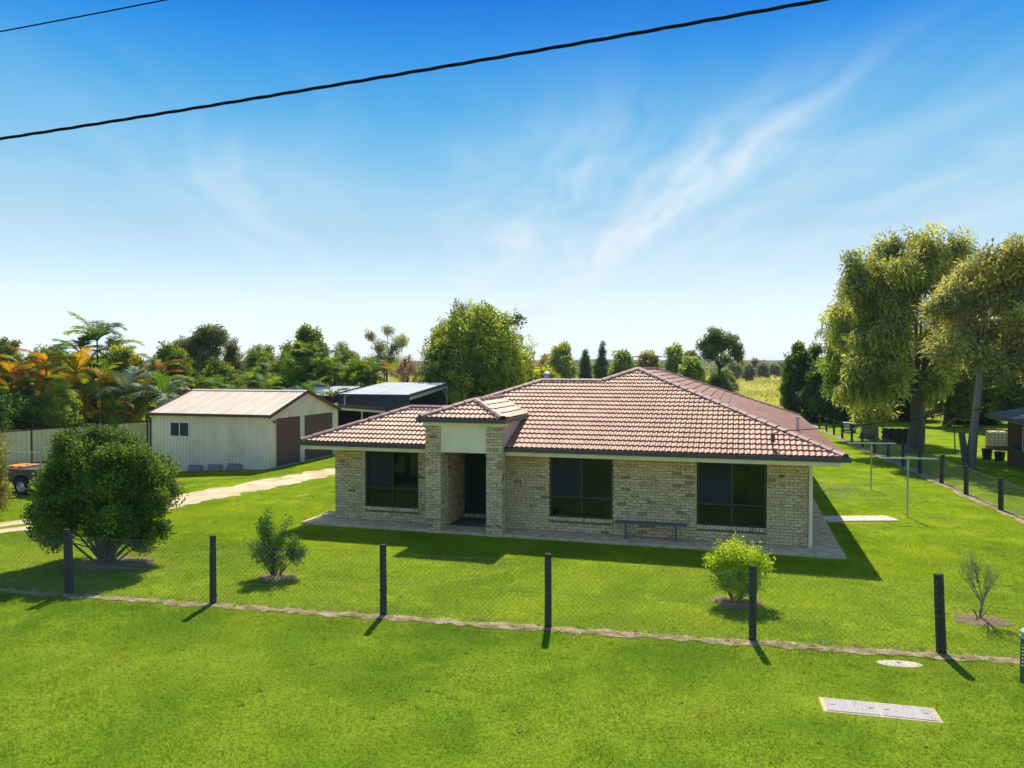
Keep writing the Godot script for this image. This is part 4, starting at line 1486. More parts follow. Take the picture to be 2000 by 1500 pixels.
func front_fence() -> void:
	var F := thing("wire_front_fence", "chain wire fence on round timber posts along the front lawn", "fence")
	var ps := [[-23.0, 1.42, 0.0], [-19.45, 1.42, 0.01], [-15.97, 1.42, 0.0], [-12.45, 1.44, -0.006], [-8.69, 1.43, 0.004], [-5.38, 1.41, 0.002], [-1.65, 1.38, 0.0], [1.47, 1.39, 0.045], [5.0, 1.4, -0.02]]
	for i in ps.size():
		var p = ps[i]
		var at := Vector3(p[0], hgt(p[0]), fence_z(p[0]))
		var h: float = p[1] - 0.02
		var o := part("post", round_post(h, 0.068 if i != 7 else 0.082, i), M.post, F, Transform3D(Basis(Vector3.BACK, p[2]), at))
		var cap := MB.new()
		for k in 12:
			cap.tri(Vector3(0, h + 0.004, 0), Vector3(sin(TAU * k / 12) * 0.064, h, cos(TAU * k / 12) * 0.064), Vector3(sin(TAU * (k + 1) / 12) * 0.064, h, cos(TAU * (k + 1) / 12) * 0.064))
		part("end_grain", cap, M.endgrain, o)
		if i == 2:
			var b := MB.new()
			b.bbox(Vector3(0.09, -0.2, 0.0), Vector3(0.17, 1.3, 0.05), 0.008)
			part("old_picket", b, M.post, o)
		if i + 1 < ps.size():
			var q = ps[i + 1]
			var a := Vector3(p[0], hgt(p[0]), fence_z(p[0]) + 0.075)
			var c := Vector3(q[0], hgt(q[0]), fence_z(q[0]) + 0.075)
			var net := MB.new()
			wire_net(net, a, c, 0.03, 1.27, 0.108, 0.0021)
			part("chain_wire_panel", net, M.wire, F)
			for y in [1.272, 0.66, 0.1]:
				var l := MB.new()
				var pts := []
				for k in 9:
					var t := k / 8.0
					pts.append(a.lerp(c, t) + Vector3(0, y - 0.012 * sin(PI * t), 0.004))
				strut(l, pts, 0.003)
				part("line_wire", l, M.wire, F)

func side_fence() -> void:
	var F := thing("wire_side_fence", "chain wire fence with dark posts down the right boundary", "fence")
	var zs := [-1.6, -4.8, -7.97, -11.31, -14.23, -17.26, -20.0, -22.9, -25.9, -28.9, -31.9, -34.9, -37.9, -40.9, -43.9]
	for i in zs.size():
		var z: float = zs[i]
		var h := rng.randf_range(1.12, 1.22)
		var at := Vector3(side_x(z), hgt(0), z)
		var o := part("post", round_post(h, 0.085 if i < 5 else 0.075, 30 + i), M.post, F, Transform3D(Basis(Vector3.BACK, rng.randfn() * 0.02), at))
		var cap := MB.new()
		for k in 12:
			cap.tri(Vector3(0, h + 0.004, 0), Vector3(sin(TAU * k / 12) * 0.07, h, cos(TAU * k / 12) * 0.07), Vector3(sin(TAU * (k + 1) / 12) * 0.07, h, cos(TAU * (k + 1) / 12) * 0.07))
		part("end_grain", cap, M.endgrain, o)
		if i + 1 < zs.size():
			var a := Vector3(side_x(z), hgt(0), z)
			var c := Vector3(side_x(zs[i + 1]), hgt(0), zs[i + 1])
			var net := MB.new()
			if i < 8: wire_net(net, a, c, 0.05, 1.06, 0.108, 0.0021, false)
			for y in [1.07, 0.55]:
				var pts := []
				for k in 9:
					var t := k / 8.0
					pts.append(a.lerp(c, t) + Vector3(0.0, y - 0.05 * sin(PI * t) * (1.0 if y > 1 else 0.6), 0))
				strut(net, pts, 0.006)
			part("chain_wire_panel", net, M.wire, F)

func sheet_fence() -> void:
	var F := thing("sheet_metal_fence", "pale yellow metal sheet fence with maroon rail and posts at the left", "fence")
	var a := Vector3(-42.6, 0, 8.0)
	var c := Vector3(-36.2, 0, -25.0)
	var d := (c - a)
	var n := int(d.length() / 2.4)
	var u := d / d.length()
	var y0 := -0.44
	for i in n:
		var p := a + u * (i * 2.4)
		for k in 3:
			part("fence_sheet", ribbed(p + u * (0.03 + k * 0.78) + Vector3(0, y0, 0), u, Vector3.UP, 0.775, 1.84, 1.84, 0.26, 0.03), M.fence_sheet, F)
		var post := MB.new()
		post.bbox(Vector3(-0.04, y0 - 0.1, -0.04), Vector3(0.05, y0 + 1.85, 0.04), 0.006, Transform3D(Basis(), p))
		part("post", post, M.maroon, F)
		var ang := atan2(-u.z, u.x)
		var rl := MB.new()
		rl.bbox(Vector3(0, y0 + 1.82, -0.045), Vector3(2.395, y0 + 1.90, 0.045), 0.006, Transform3D(Basis(Vector3.UP, ang), p))
		rl.bbox(Vector3(0, y0 + 0.0, -0.035), Vector3(2.395, y0 + 0.07, 0.04), 0.006, Transform3D(Basis(Vector3.UP, ang), p))
		part("rail", rl, M.maroon, F)

# ------------------------------------------------------------------ plants
func leaf(b: MB, p: Vector3, d: Vector3, side: Vector3, l: float, w: float) -> void:
	var t := p + d * l
	var m := p + d * l * 0.45 - d.cross(side) * w * 0.25
	b.tri(p, m + side * w * 0.5, t)
	b.tri(p, t, m - side * w * 0.5)

func rdir() -> Vector3:
	var v := Vector3(rng.randfn(), rng.randfn(), rng.randfn())
	return v.normalized() if v.length() > 0.01 else Vector3.UP

func clump(kind: String) -> Mesh:
	var b := MB.new()
	match kind:
		"broad", "fine", "far", "tiny":
			var n: int = {"broad": 26, "fine": 34, "far": 22, "tiny": 16}[kind]
			var R: float = {"broad": 0.36, "fine": 0.20, "far": 0.75, "tiny": 0.11}[kind]
			var L: float = {"broad": 0.23, "fine": 0.085, "far": 0.5, "tiny": 0.05}[kind]
			var W: float = {"broad": 0.12, "fine": 0.045, "far": 0.3, "tiny": 0.026}[kind]
			for i in n:
				var o := rdir()
				var p := o * R * pow(rng.randf(), 0.5)
				var d := (o * 0.7 + rdir() * 0.8 + Vector3(0, 0.1, 0)).normalized()
				var s := d.cross(rdir()).normalized()
				var g := rng.randf_range(0.7, 1.25)
				b.col = Color(g * rng.randf_range(0.9, 1.15), g, g * rng.randf_range(0.7, 1.2))
				leaf(b, p, d, s, L * rng.randf_range(0.7, 1.2), W)
		"gum":
			for i in 30:
				var o := rdir()
				var p := o * 0.42 * pow(rng.randf(), 0.5)
				var d := (o * 0.5 + rdir() * 0.5 + Vector3(0, -0.7, 0)).normalized()
				var s := d.cross(rdir()).normalized()
				var g := rng.randf_range(0.7, 1.3)
				b.col = Color(g * rng.randf_range(0.9, 1.2), g, g)
				leaf(b, p, d, s, rng.randf_range(0.19, 0.30), 0.075)
		"weep":
			for k in 6:
				var o := rdir() * 0.22
				var p := o
				var dr := Vector3(rng.randfn() * 0.15, -1, rng.randfn() * 0.15).normalized()
				var out := Vector3(o.x, 0.0, o.z) * 1.2
				for j in 7:
					p += (dr + out * (1.0 - j / 9.0) + rdir() * 0.25).normalized() * 0.10
					var d := (dr + rdir() * 0.85).normalized()
					var s := d.cross(rdir()).normalized()
					var g := rng.randf_range(0.7, 1.3)
					b.col = Color(g * rng.randf_range(0.9, 1.2), g, g)
					leaf(b, p, d, s, rng.randf_range(0.14, 0.24), 0.062)
		"needle":
			for i in 34:
				var d := (rdir() + Vector3(0, 0.3, 0)).normalized()
				var s := d.cross(rdir()).normalized()
				var g := rng.randf_range(0.7, 1.2)
				b.col = Color(g, g, g)
				leaf(b, d * 0.05, d, s, rng.randf_range(0.25, 0.42), 0.05)
	return b.mesh()

var clumps := {}

func lobes_of(w: float, h0: float, h1: float, n: int, prof: Array, fill := 0.62) -> Array:
	var out := []
	n = int(n * 1.8)
	for i in n:
		var t := (i + rng.randf_range(0.15, 0.85)) / n
		var k := t * (prof.size() - 1)
		var i0 := int(k)
		var R: float = w * lerpf(prof[i0], prof[mini(i0 + 1, prof.size() - 1)], k - i0)
		var a := i * 2.4 + rng.randf() * 0.9
		var rad := R * fill * sqrt(rng.randf_range(0.35, 1.0))
		var lr := clampf(R * rng.randf_range(0.24, 0.40), w * 0.13, w)
		out.append([Vector3(cos(a) * rad, lerpf(h0 + lr * 0.5, h1 - lr * 0.75, t), sin(a) * rad), Vector3(lr, lr * rng.randf_range(0.65, 0.95), lr)])
	return out

func crown(parent: Node, called: String, m: Mesh, material: Material, lobes: Array, count: int, c0: Color, c1: Color, s0: float, s1: float, shell := 0.4, upright := false) -> void:
	var wt := []
	var sum := 0.0
	for l in lobes:
		sum += pow(l[1].x * l[1].y * l[1].z, 0.67)
		wt.append(sum)
	var lit_tone := []
	for l in lobes: lit_tone.append(rng.randf_range(-0.45, 0.45))  # random lobe tone, widened to paint sunlit and duller patches into the leaves
	var spots := []
	var cols := []
	for i in count:
		var q := rng.randf() * sum
		var k := 0
		while k < wt.size() - 1 and wt[k] < q: k += 1
		var d := rdir()
		var l = lobes[k]
		var wob := 1.0 + 0.22 * sin(d.x * 5.0 + k) * cos(d.z * 4.0 + d.y * 3.0 + k * 2.0)
		var p: Vector3 = l[0] + d * l[1] * pow(rng.randf(), shell) * wob
		if p.y < 0.08: continue
		var s := rng.randf_range(s0, s1)
		var bs := Basis(Vector3.UP, rng.randf() * TAU)
		if not upright: bs = Basis(rdir(), rng.randf() * TAU)
		spots.append(Transform3D(bs.scaled(Vector3.ONE * s), p))
		cols.append(c0.lerp(c1, clampf(rng.randf() + lit_tone[k], 0, 1)))
	copies(called, m, material, spots, cols, parent).set_meta("kind", "stuff")

func limbs(t: Node, bark: Material, r: float, fork: float, lobes: Array, lean := Vector3.ZERO, twigs := 4, stems := 1, limb := 0.55) -> void:
	var b := MB.new()
	var top := Vector3(0, fork, 0) + lean
	var pts := [Vector3(0, -0.2, 0), Vector3(0, 0.12, 0), lean * 0.25 + Vector3(r * 0.3, fork * 0.45, 0), top]
	if stems == 1: b.tube(pts, [r * 1.75, r * 1.25, r * 0.95, r * 0.75], 10)
	for i in lobes.size():
		if lobes.size() > 40 and i % 4 != 1: continue
		var c: Vector3 = lobes[i][0]
		var start := top
		if stems > 1: start = Vector3(rng.randfn() * r, -0.1, rng.randfn() * r)
		elif c.y > fork + 1.0 and i % 2: start = top + Vector3(0, 0, 0)
		var rr: float = (r * limb if stems == 1 else r * 0.5) * rng.randf_range(0.6, 1.0)
		var mid := start.lerp(c, 0.5) + Vector3(rng.randfn() * 0.06, 0.10, rng.randfn() * 0.06) * (c - start).length()
		b.tube([start, start.lerp(mid, 0.55), mid, mid.lerp(c, 0.6) + rdir() * 0.08 * lobes[i][1].x, c], [rr, rr * 0.8, rr * 0.6, rr * 0.42, rr * 0.25], 7, false)
		for k in twigs:
			var e: Vector3 = c + rdir() * lobes[i][1] * 0.95
			b.tube([mid.lerp(c, rng.randf_range(0.2, 1.0)), c.lerp(e, 0.5) + rdir() * 0.06, e], [rr * 0.3, rr * 0.18, rr * 0.06], 5, false)
	part("trunk", b, bark, t)

func tree(called: String, label: String, at: Vector3, w: float, h: float, bottom: float, o: Dictionary) -> Node3D:
	rng.seed = hash(label)
	var t := thing(called, label, o.get("cat", "tree"), at, 0.0, o.get("group", ""))
	var lb: Array = o.get("lobes", [])
	if lb.is_empty():
		lb = lobes_of(w, bottom, h, o.get("n", 12), o.get("prof", [0.75, 1.0, 0.95, 0.7, 0.4]), o.get("fill", 0.62))
	for k in o.get("spray", 0):       # sprays that stand out beyond the outline
		var l = lb[rng.randi() % lb.size()]
		var q: Vector3 = l[0] + (rdir() + Vector3(0, 0.35, 0)).normalized() * l[1].x * 1.15
		var sr: float = l[1].x * rng.randf_range(0.22, 0.4)
		if q.y > 0.25: lb.append([q, Vector3(sr, sr * 1.2, sr)])
	limbs(t, o.get("bark", M.bark_grey), o.get("r", h * 0.025), o.get("fork", maxf(bottom * 0.8, h * 0.2)), lb, o.get("lean", Vector3.ZERO), o.get("twigs", 4), o.get("stems", 1), o.get("limb", 0.55))
	crown(t, "crown", clumps[o.get("clump", "broad")], o.get("mat", M.leaf), lb, o.get("count", 900), o.c0, o.c1, o.get("s0", 0.8), o.get("s1", 1.3), o.get("shell", 0.4), o.get("clump", "") == "weep")
	if o.has("clump2"):
		if o.get("count_big", 0) > 0: crown(t, "crown", clumps["gum"], o.get("mat", M.leaf), o.big, o.count_big, o.c0, o.c1, 0.9, 1.4, 0.6)
		crown(t, "crown", clumps[o.clump2], o.get("mat", M.leaf), lb, o.count2, o.c0, o.c1, o.get("s0", 0.8), o.get("s1", 1.3), 0.5)
	return t

func split_lobes(big: Array, per: int, k: float) -> Array:      # break each mass into smaller clusters with gaps between
	var out := []
	for l in big:
		for i in per:
			var d := rdir()
			var r2: float = l[1].x * k * rng.randf_range(0.75, 1.2)
			out.append([l[0] + d * (l[1] * rng.randf_range(0.45, 0.95)), Vector3(r2, r2 * 0.85, r2)])
	return out

func frond_mesh(arch: float, sd: int) -> Mesh:
	var b := MB.new()
	rng.seed = sd
	var n := 30
	var p := Vector3.ZERO
	var pts := [p]
	var dirs := []
	for i in n:
		var t := float(i) / n
		var el := 1.15 - arch * pow(t, 1.2) * 1.5 - 0.15
		var d := Vector3(cos(el), sin(el), 0)
		dirs.append(d)
		p += d / n
		pts.append(p)
	b.tube([pts[0], pts[10], pts[20], pts[30]], [0.014, 0.011, 0.007, 0.002], 4, false)
	for i in range(4, n):
		var t := float(i) / n
		var l := 0.36 * pow(sin(PI * clampf(0.16 + t * 0.80, 0, 1)), 0.7)
		for s in [-1.0, 1.0]:
			var up: Vector3 = Vector3(0, 0, 1).cross(dirs[i]).normalized()
			var d: Vector3 = (dirs[i] * 0.75 + Vector3(0, 0, s) * 0.85 + up * rng.randf_range(-0.35, 0.25)).normalized()
			var q: Vector3 = pts[i]
			var e := q + d * l * rng.randf_range(0.85, 1.1) + Vector3(0, -0.12 * l, 0)
			var m := q.lerp(e, 0.5) + Vector3(0, 0.05 * l, 0)
			var w: Vector3 = dirs[i] * 0.016
			var g := rng.randf_range(0.8, 1.2)
			b.col = Color(g, g, g)
			b.quad(q - w, q + w, m + w, m - w)
			b.tri(m - w, m + w, e)
	return b.mesh()

var fronds := []

func palm(label: String, at: Vector3, h: float, len_: float, n: int, kinds: Array, group: String, stems := 3, spread := 0.5) -> void:
	rng.seed = hash(label)
	var t := thing("palm", label, "palm", at, 0.0, group)
	for s in stems:
		var hs := (h - len_ * 0.62) * (1.0 if s == 0 else rng.randf_range(0.45, 0.92))
		var base := Vector3(rng.randfn(), 0, rng.randfn()) * 0.18
		var top := base + Vector3(rng.randfn(), 0, rng.randfn()) * spread * 0.5 + Vector3(0, maxf(hs, 0.5), 0)
		var b := MB.new()
		b.tube([base + Vector3(0, -0.2, 0), base.lerp(top, 0.5) + Vector3(rng.randfn(), 0, rng.randfn()) * 0.08, top], [0.09, 0.07, 0.05], 7)
		part("trunk", b, M.palm_stem, t)
		var k0 := rng.randf() * TAU
		for k in n:
			var tilt := rng.randf_range(-0.75, 0.35) if k > 1 else rng.randf_range(0.1, 0.4)
			var bs := Basis(Vector3.UP, k0 + k * 2.39996 + rng.randf() * 0.5) * Basis(Vector3.BACK, tilt)
			var sc := len_ * rng.randf_range(0.8, 1.15) * (1.0 if s == 0 else 0.9)
			part("frond", fronds[rng.randi() % fronds.size()], M.fronds[kinds[rng.randi() % kinds.size()]], t, Transform3D(bs.scaled_local(Vector3.ONE * sc), top))

func plants() -> void:
	for k in ["broad", "fine", "far", "tiny", "gum", "weep", "needle"]:
		rng.seed = hash(k)
		clumps[k] = clump(k)
	for k in 4: fronds.append(frond_mesh([0.7, 0.95, 1.15, 1.35][k], 900 + k))
	var G := hgt(0)
	var D0 := Color(0.022, 0.050, 0.012)
	var D1 := Color(0.075, 0.10, 0.026)
	var Y0 := Color(0.065, 0.115, 0.014)
	var Y1 := Color(0.19, 0.21, 0.024)
	var O0 := Color(0.055, 0.07, 0.025)
	var O1 := Color(0.13, 0.14, 0.04)
	# trees behind the house
	tree("round_tree", "big round bright green tree behind the porch end of the house", Vector3(-22.4, G, -37.2), 5.9, 10.1, 0.7, {"n": 34, "prof": [0.7, 0.95, 1.0, 0.95, 0.75, 0.42], "count": 3200, "spray": 40, "c0": Color(0.024, 0.050, 0.012), "c1": Color(0.155, 0.195, 0.028), "r": 0.26, "fork": 1.8, "s0": 0.8, "s1": 1.35})
	tree("gum_tree", "tall dark gum with a clear stem, alone right of the roof peak", Vector3(-4.6, G, -75.9), 3.0, 9.75, 0.8, {"lobes": [[Vector3(-0.3, 8.5, 0), Vector3(1.3, 0.95, 1.3)], [Vector3(1.1, 8.0, 0.3), Vector3(1.2, 0.85, 1.2)], [Vector3(-1.5, 7.5, -0.3), Vector3(1.1, 0.8, 1.1)], [Vector3(2.2, 6.9, 0), Vector3(0.8, 0.8, 0.9)], [Vector3(-0.1, 7.2, 0.6), Vector3(1.1, 0.7, 1.0)], [Vector3(-1.0, 6.2, 0), Vector3(0.9, 0.5, 0.8)], [Vector3(2.4, 5.9, 0.2), Vector3(0.5, 0.7, 0.5)], [Vector3(1.0, 5.9, -0.5), Vector3(0.8, 0.5, 0.7)], [Vector3(0.1, 3.4, 0.0), Vector3(1.0, 0.9, 0.9)], [Vector3(-0.9, 2.2, 0.2), Vector3(1.2, 1.2, 1.1)], [Vector3(0.9, 2.0, 0.2), Vector3(1.3, 1.0, 1.2)], [Vector3(0.0, 1.0, 0.3), Vector3(1.6, 0.9, 1.2)]], "count": 850, "clump": "broad", "c0": D0, "c1": D1, "r": 0.2, "fork": 4.6, "bark": M.bark_dark, "lean": Vector3(0.15, 0, 0)})
	var mid := [
		["pale green gum left of the two dark pines beyond the roof", -28.6, -94.9, 8.1, 3.0, 2.0, 1], ["small rounded olive tree just right of the dark pines", -18.0, -87.6, 6.9, 1.9, 2.0, 1],
		["olive tree behind the television aerial", -15.7, -98.7, 6.9, 2.2, 2.0, 2], ["domed green tree between the aerial and the tall gum", -11.3, -94.8, 7.8, 2.3, 1.5, 1],
		["thin grey green tree close behind the tall dark gum", -10.2, -115.9, 7.3, 2.2, 2.0, 2], ["brownish olive tree beyond the flat ridge of the roof", -37.4, -123.5, 7.1, 3.9, 2.0, 3],
		["broad dull tree peeping out right of the big round tree", -40.1, -112.3, 6.5, 4.1, 2.0, 3], ["low bushy tree under the tall gum on the paddock side", -4.4, -92.0, 4.2, 2.2, 0.5, 2], ["leafy low tree just left of the tall dark gum", -8.2, -82.0, 6.0, 2.0, 0.6, 1]]
	for q in mid:
		tree("background_tree", q[0], Vector3(q[1], G, q[2]), q[4], q[3], q[5], {"n": 9, "count": 420, "clump": "far", "c0": [D0, Y0, O0, Color(0.09, 0.075, 0.035)][q[6]], "c1": [D1, Color(0.13, 0.15, 0.045), O1, Color(0.15, 0.13, 0.06)][q[6]], "s0": 0.7, "s1": 1.15, "twigs": 2, "group": "trees beyond the roof"})
	for q in [["shorter of two dark green pines beyond the roof", -23.0, -86.1, 7.3, 1.2], ["taller of two dark green pines, pointed top beyond the roof", -19.9, -81.8, 8.05, 1.3]]:
		var lb := []
		for k in 22:
			var t := k / 21.0
			var a := k * 2.4
			var R: float = q[4] * (1.0 - t * 0.85) * rng.randf_range(0.75, 1.35)
			lb.append([Vector3(cos(a) * R * 0.7, lerpf(1.2, q[3] - 0.35, t), sin(a) * R * 0.7), Vector3(maxf(R * 0.6, 0.22), 0.38, maxf(R * 0.6, 0.22))])
		tree("pine_tree", q[0], Vector3(q[1], G, q[2]), q[4], q[3], 1.0, {"lobes": lb, "count": 360, "clump": "needle", "mat": M.leaf_dark, "c0": Color(0.025, 0.05, 0.024), "c1": Color(0.06, 0.095, 0.04), "r": 0.14, "fork": q[3] * 0.9, "bark": M.bark_dark, "twigs": 0, "s0": 0.9, "s1": 1.5, "group": "pines"})
	tree("bright_shrub", "sunny yellow green shrub top behind the flat ridge of the roof", Vector3(-12.8, G, -22.4), 1.0, 4.75, 2.2, {"n": 6, "count": 300, "c0": Y0, "c1": Y1, "cat": "shrub"})
	# far edge of the paddock
	for q in [["smallest far tree near the left edge of the open paddock", -0.9, -321.9, 6.7, 2.0], ["slender far tree standing up from the paddock tree line", 3.3, -291.9, 7.6, 1.5], ["wide low far tree in the middle of the paddock edge", 5.6, -271.7, 6.3, 2.6], ["far grey tree beside the dark broad tree on the right", 10.7, -304.5, 6.2, 2.9], ["grey far tree just right of the tall dark gum", -4.4, -247.9, 6.6, 2.3], ["short far tree standing forward in the paddock grass", 0.5, -228.5, 5.0, 1.4], ["farthest pale tree half hidden by the dark broad tree", 15.2, -347.5, 6.6, 2.8], ["twin stemmed far tree left of the slender one", -1.5, -268.0, 6.0, 2.2]]:
		tree("far_tree", q[0], Vector3(q[1], -0.11, q[2]), q[4], q[3], 1.4, {"n": 6, "count": 110, "clump": "far", "c0": Color(0.05, 0.06, 0.03), "c1": Color(0.10, 0.11, 0.05), "s0": 0.9, "s1": 1.6, "twigs": 1, "group": "trees at the far edge of the paddock"})
	rng.seed = 77
	var sp := []
	var cl := []
	for i in 5200:
		var a := rng.randf_range(-0.85, 0.75)
		var r := rng.randf_range(400.0, 900.0)
		var th := deg_to_rad(YAW)
		var p := EYE + Vector3(-sin(th) * r + cos(th) * r * a, 0, -cos(th) * r - sin(th) * r * a)
		var s := rng.randf_range(2.2, 5.0)
		p.y = rng.randf_range(0.2, 5.0 + (r - 400.0) * 0.006)
		sp.append(Transform3D(Basis(rdir(), rng.randf() * TAU).scaled(Vector3(1.5, 0.85, 1.5) * s), p))
		cl.append(Color(0.04, 0.052, 0.026).lerp(Color(0.085, 0.09, 0.045), rng.randf()))
	var fw := copies("distant_forest", clumps["far"], M.leaf_gum, sp, cl, self)
	fw.set_meta("kind", "stuff")
	tag(fw, "grey green wood that closes off the paddock in the distance", "forest")
	var hb := MB.new()
	var f := FastNoiseLite.new()
	f.seed = 5
	f.frequency = 0.004
	for i in 60:
		var x0 := -1500.0 + i * 50.0
		for j in 3:
			var hy := func(x: float, jj: int): return [-1.0, 10.0 + 5.0 * f.get_noise_1d(x), 15.0 + 7.0 * f.get_noise_1d(x), -1.0][jj]
			var hz := func(jj: int): return [-1150.0, -1200.0, -1350.0, -1700.0][jj]
			hb.quad(Vector3(x0, hy.call(x0, j), hz.call(j)), Vector3(x0 + 50, hy.call(x0 + 50, j), hz.call(j)), Vector3(x0 + 50, hy.call(x0 + 50, j + 1), hz.call(j + 1)), Vector3(x0, hy.call(x0, j + 1), hz.call(j + 1)))
	struct("hills", hb, mat(lc(0.045, 0.055, 0.03), 1.0), "low wooded rise on the horizon")
	# right: neighbour's big trees
	tree("dark_broadleaf_tree", "dense dark broadleaf tree at the paddock corner left of the tall weeping trees", Vector3(3.8, G, -54.4), 2.5, 7.1, 0.2, {"n": 16, "prof": [0.8, 1.0, 1.0, 0.85, 0.5], "count": 1500, "c0": Color(0.018, 0.042, 0.012), "c1": Color(0.06, 0.10, 0.018), "r": 0.2})
	var wl := []
	for q in [[-1.5, 8.6, 1.3], [-0.4, 10.0, 1.2], [0.6, 9.2, 1.3], [-2.2, 7.0, 1.2], [-1.2, 5.6, 1.4], [0.4, 6.6, 1.4], [1.2, 8.0, 1.1], [-0.6, 4.2, 1.5], [0.9, 4.6, 1.3], [-1.8, 3.6, 1.1], [0.2, 3.0, 1.3], [-2.4, 5.0, 0.9]]:
		wl.append([Vector3(q[0], q[1], rng.randf_range(-1.2, 1.2)), Vector3(q[2], q[2] * 1.0, q[2])])
	tree("paperbark_tree", "shorter weeping tree with a flared trunk beside the fence, left of the tall one", Vector3(6.55, G, -35.6), 3.0, 10.9, 2.0, {"lobes": split_lobes(wl, 4, 0.56), "count": 700, "clump": "weep", "clump2": "broad", "count2": 1200, "spray": 30, "big": wl, "count_big": 250, "mat": M.leaf_weep, "c0": Color(0.045, 0.06, 0.03), "c1": Color(0.16, 0.195, 0.04), "limb": 0.26, "r": 0.5, "fork": 2.6, "bark": M.bark_grey, "lean": Vector3(-0.3, 0, 0), "s0": 0.8, "s1": 1.3, "group": "weeping trees"})
	rng.seed = 78
	wl = []
	for q in [[-2.6, 10.6, 1.4], [-1.4, 11.3, 1.4], [0.0, 11.5, 1.3], [1.2, 11.3, 1.4], [2.4, 10.8, 1.3], [-2.0, 9.3, 1.5], [0.2, 9.7, 1.6], [2.6, 9.4, 1.4], [-2.9, 7.6, 1.4], [-1.0, 7.8, 1.5], [1.2, 7.8, 1.5], [2.9, 7.6, 1.3], [-2.4, 5.8, 1.4], [-0.6, 5.9, 1.3], [1.6, 6.0, 1.4], [-2.8, 4.2, 1.2], [-1.2, 4.2, 1.2], [1.0, 4.2, 1.0], [-2.0, 2.9, 1.0], [-3.3, 6.4, 1.0]]:
		wl.append([Vector3(q[0] - 0.3, q[1], rng.randf_range(-2.2, 2.2)), Vector3(q[2], q[2] * 1.05, q[2])])
	tree("paperbark_tree", "tallest weeping tree, golden green crown above a thick leaning limb by the fence", Vector3(7.67, G, -26.8), 3.7, 12.7, 2.5, {"lobes": split_lobes(wl, 4, 0.56), "spray": 40, "count": 1300, "clump": "weep", "clump2": "gum", "count2": 1700, "big": wl, "count_big": 350, "mat": M.leaf_weep, "c0": Color(0.06, 0.07, 0.04), "c1": Color(0.20, 0.205, 0.042), "limb": 0.26, "r": 0.42, "fork": 3.6, "bark": M.bark_grey, "lean": Vector3(0.1, 0, 0), "s0": 0.8, "s1": 1.3, "group": "weeping trees"})
	rng.seed = 79
	wl = []
	for q in [[0.6, 9.4, 1.2], [1.8, 9.9, 1.2], [3.0, 9.6, 1.4], [-0.4, 8.2, 1.2], [1.2, 8.2, 1.3], [2.8, 8.2, 1.3], [-1.3, 7.6, 0.9], [0.2, 6.9, 1.2], [1.8, 6.6, 1.3], [3.2, 6.6, 1.3], [-1.0, 6.0, 0.9], [2.6, 5.2, 1.2], [1.0, 5.3, 1.0], [3.6, 4.4, 1.1]]:
		wl.append([Vector3(q[0], q[1], rng.randf_range(-1.2, 1.2)), Vector3(q[2], q[2] * 0.85, q[2])])
	var g6 := tree("gum_tree", "open grey green gum with a bare pale trunk and cut stump, near the neighbour's house", Vector3(8.74, G, -19.75), 2.4, 10.7, 3.6, {"lobes": split_lobes(wl, 4, 0.46), "count": 1350, "clump": "gum", "clump2": "gum", "count2": 100, "spray": 30, "big": wl, "count_big": 250, "mat": M.leaf_gum, "c0": Color(0.065, 0.08, 0.045), "c1": Color(0.18, 0.19, 0.055), "limb": 0.36, "r": 0.19, "fork": 4.6, "bark": M.bark_pale, "lean": Vector3(0.35, 0, 0), "twigs": 6})
	var sb := MB.new()
	sb.tube([Vector3(-0.1, -0.1, 0.1), Vector3(-0.28, 0.8, 0.1), Vector3(-0.42, 1.75, 0.1)], [0.2, 0.16, 0.14], 9)
	part("cut_limb", sb, M.bark_grey, g6)
	var lm := MB.new()
	for q in [["tall filler tree with a rounded crown behind the weeping trees", 14.4, -49.1, 11.1, 3.4, 1.0, 2], ["green tree behind the neighbour's roof at the right edge", 17.8, -43.9, 9.8, 3.4, 1.0, 1], ["dark tree between the two weeping trunks, farther back", 9.5, -54.0, 8.6, 3.2, 0.6, 0], ["low dark thicket left of the weeping trees by the fence end", 5.4, -50.5, 5.8, 2.4, 0.1, 0], ["lowest dark bush row far behind the neighbour's lawn", 12.2, -57.0, 4.6, 3.6, 0.1, 0], ["shaded shrub at the right end of the neighbour's lawn", 17.5, -53.0, 4.4, 3.4, 0.1, 0]]:
		tree("yard_tree", q[0], Vector3(q[1], G, q[2]), q[4], q[3], q[5], {"n": 14, "count": 1100, "clump": "broad", "c0": [Color(0.015, 0.035, 0.010), D0, O0][q[6]], "c1": [Color(0.045, 0.075, 0.018), Color(0.10, 0.13, 0.022), O1][q[6]], "s0": 1.0, "s1": 1.6, "group": "trees behind the neighbour's lawn"})
	# left: behind the metal fence
	var L := -0.43
	tree("bare_tree", "brownish bare twiggy tree left of the big round tree", Vector3(-47.2, L, -79.0), 2.6, 7.0, 2.5, {"n": 8, "count": 130, "clump": "gum", "c0": Color(0.10, 0.075, 0.05), "c1": Color(0.16, 0.12, 0.08), "twigs": 26, "r": 0.16, "bark": M.bark_dark})
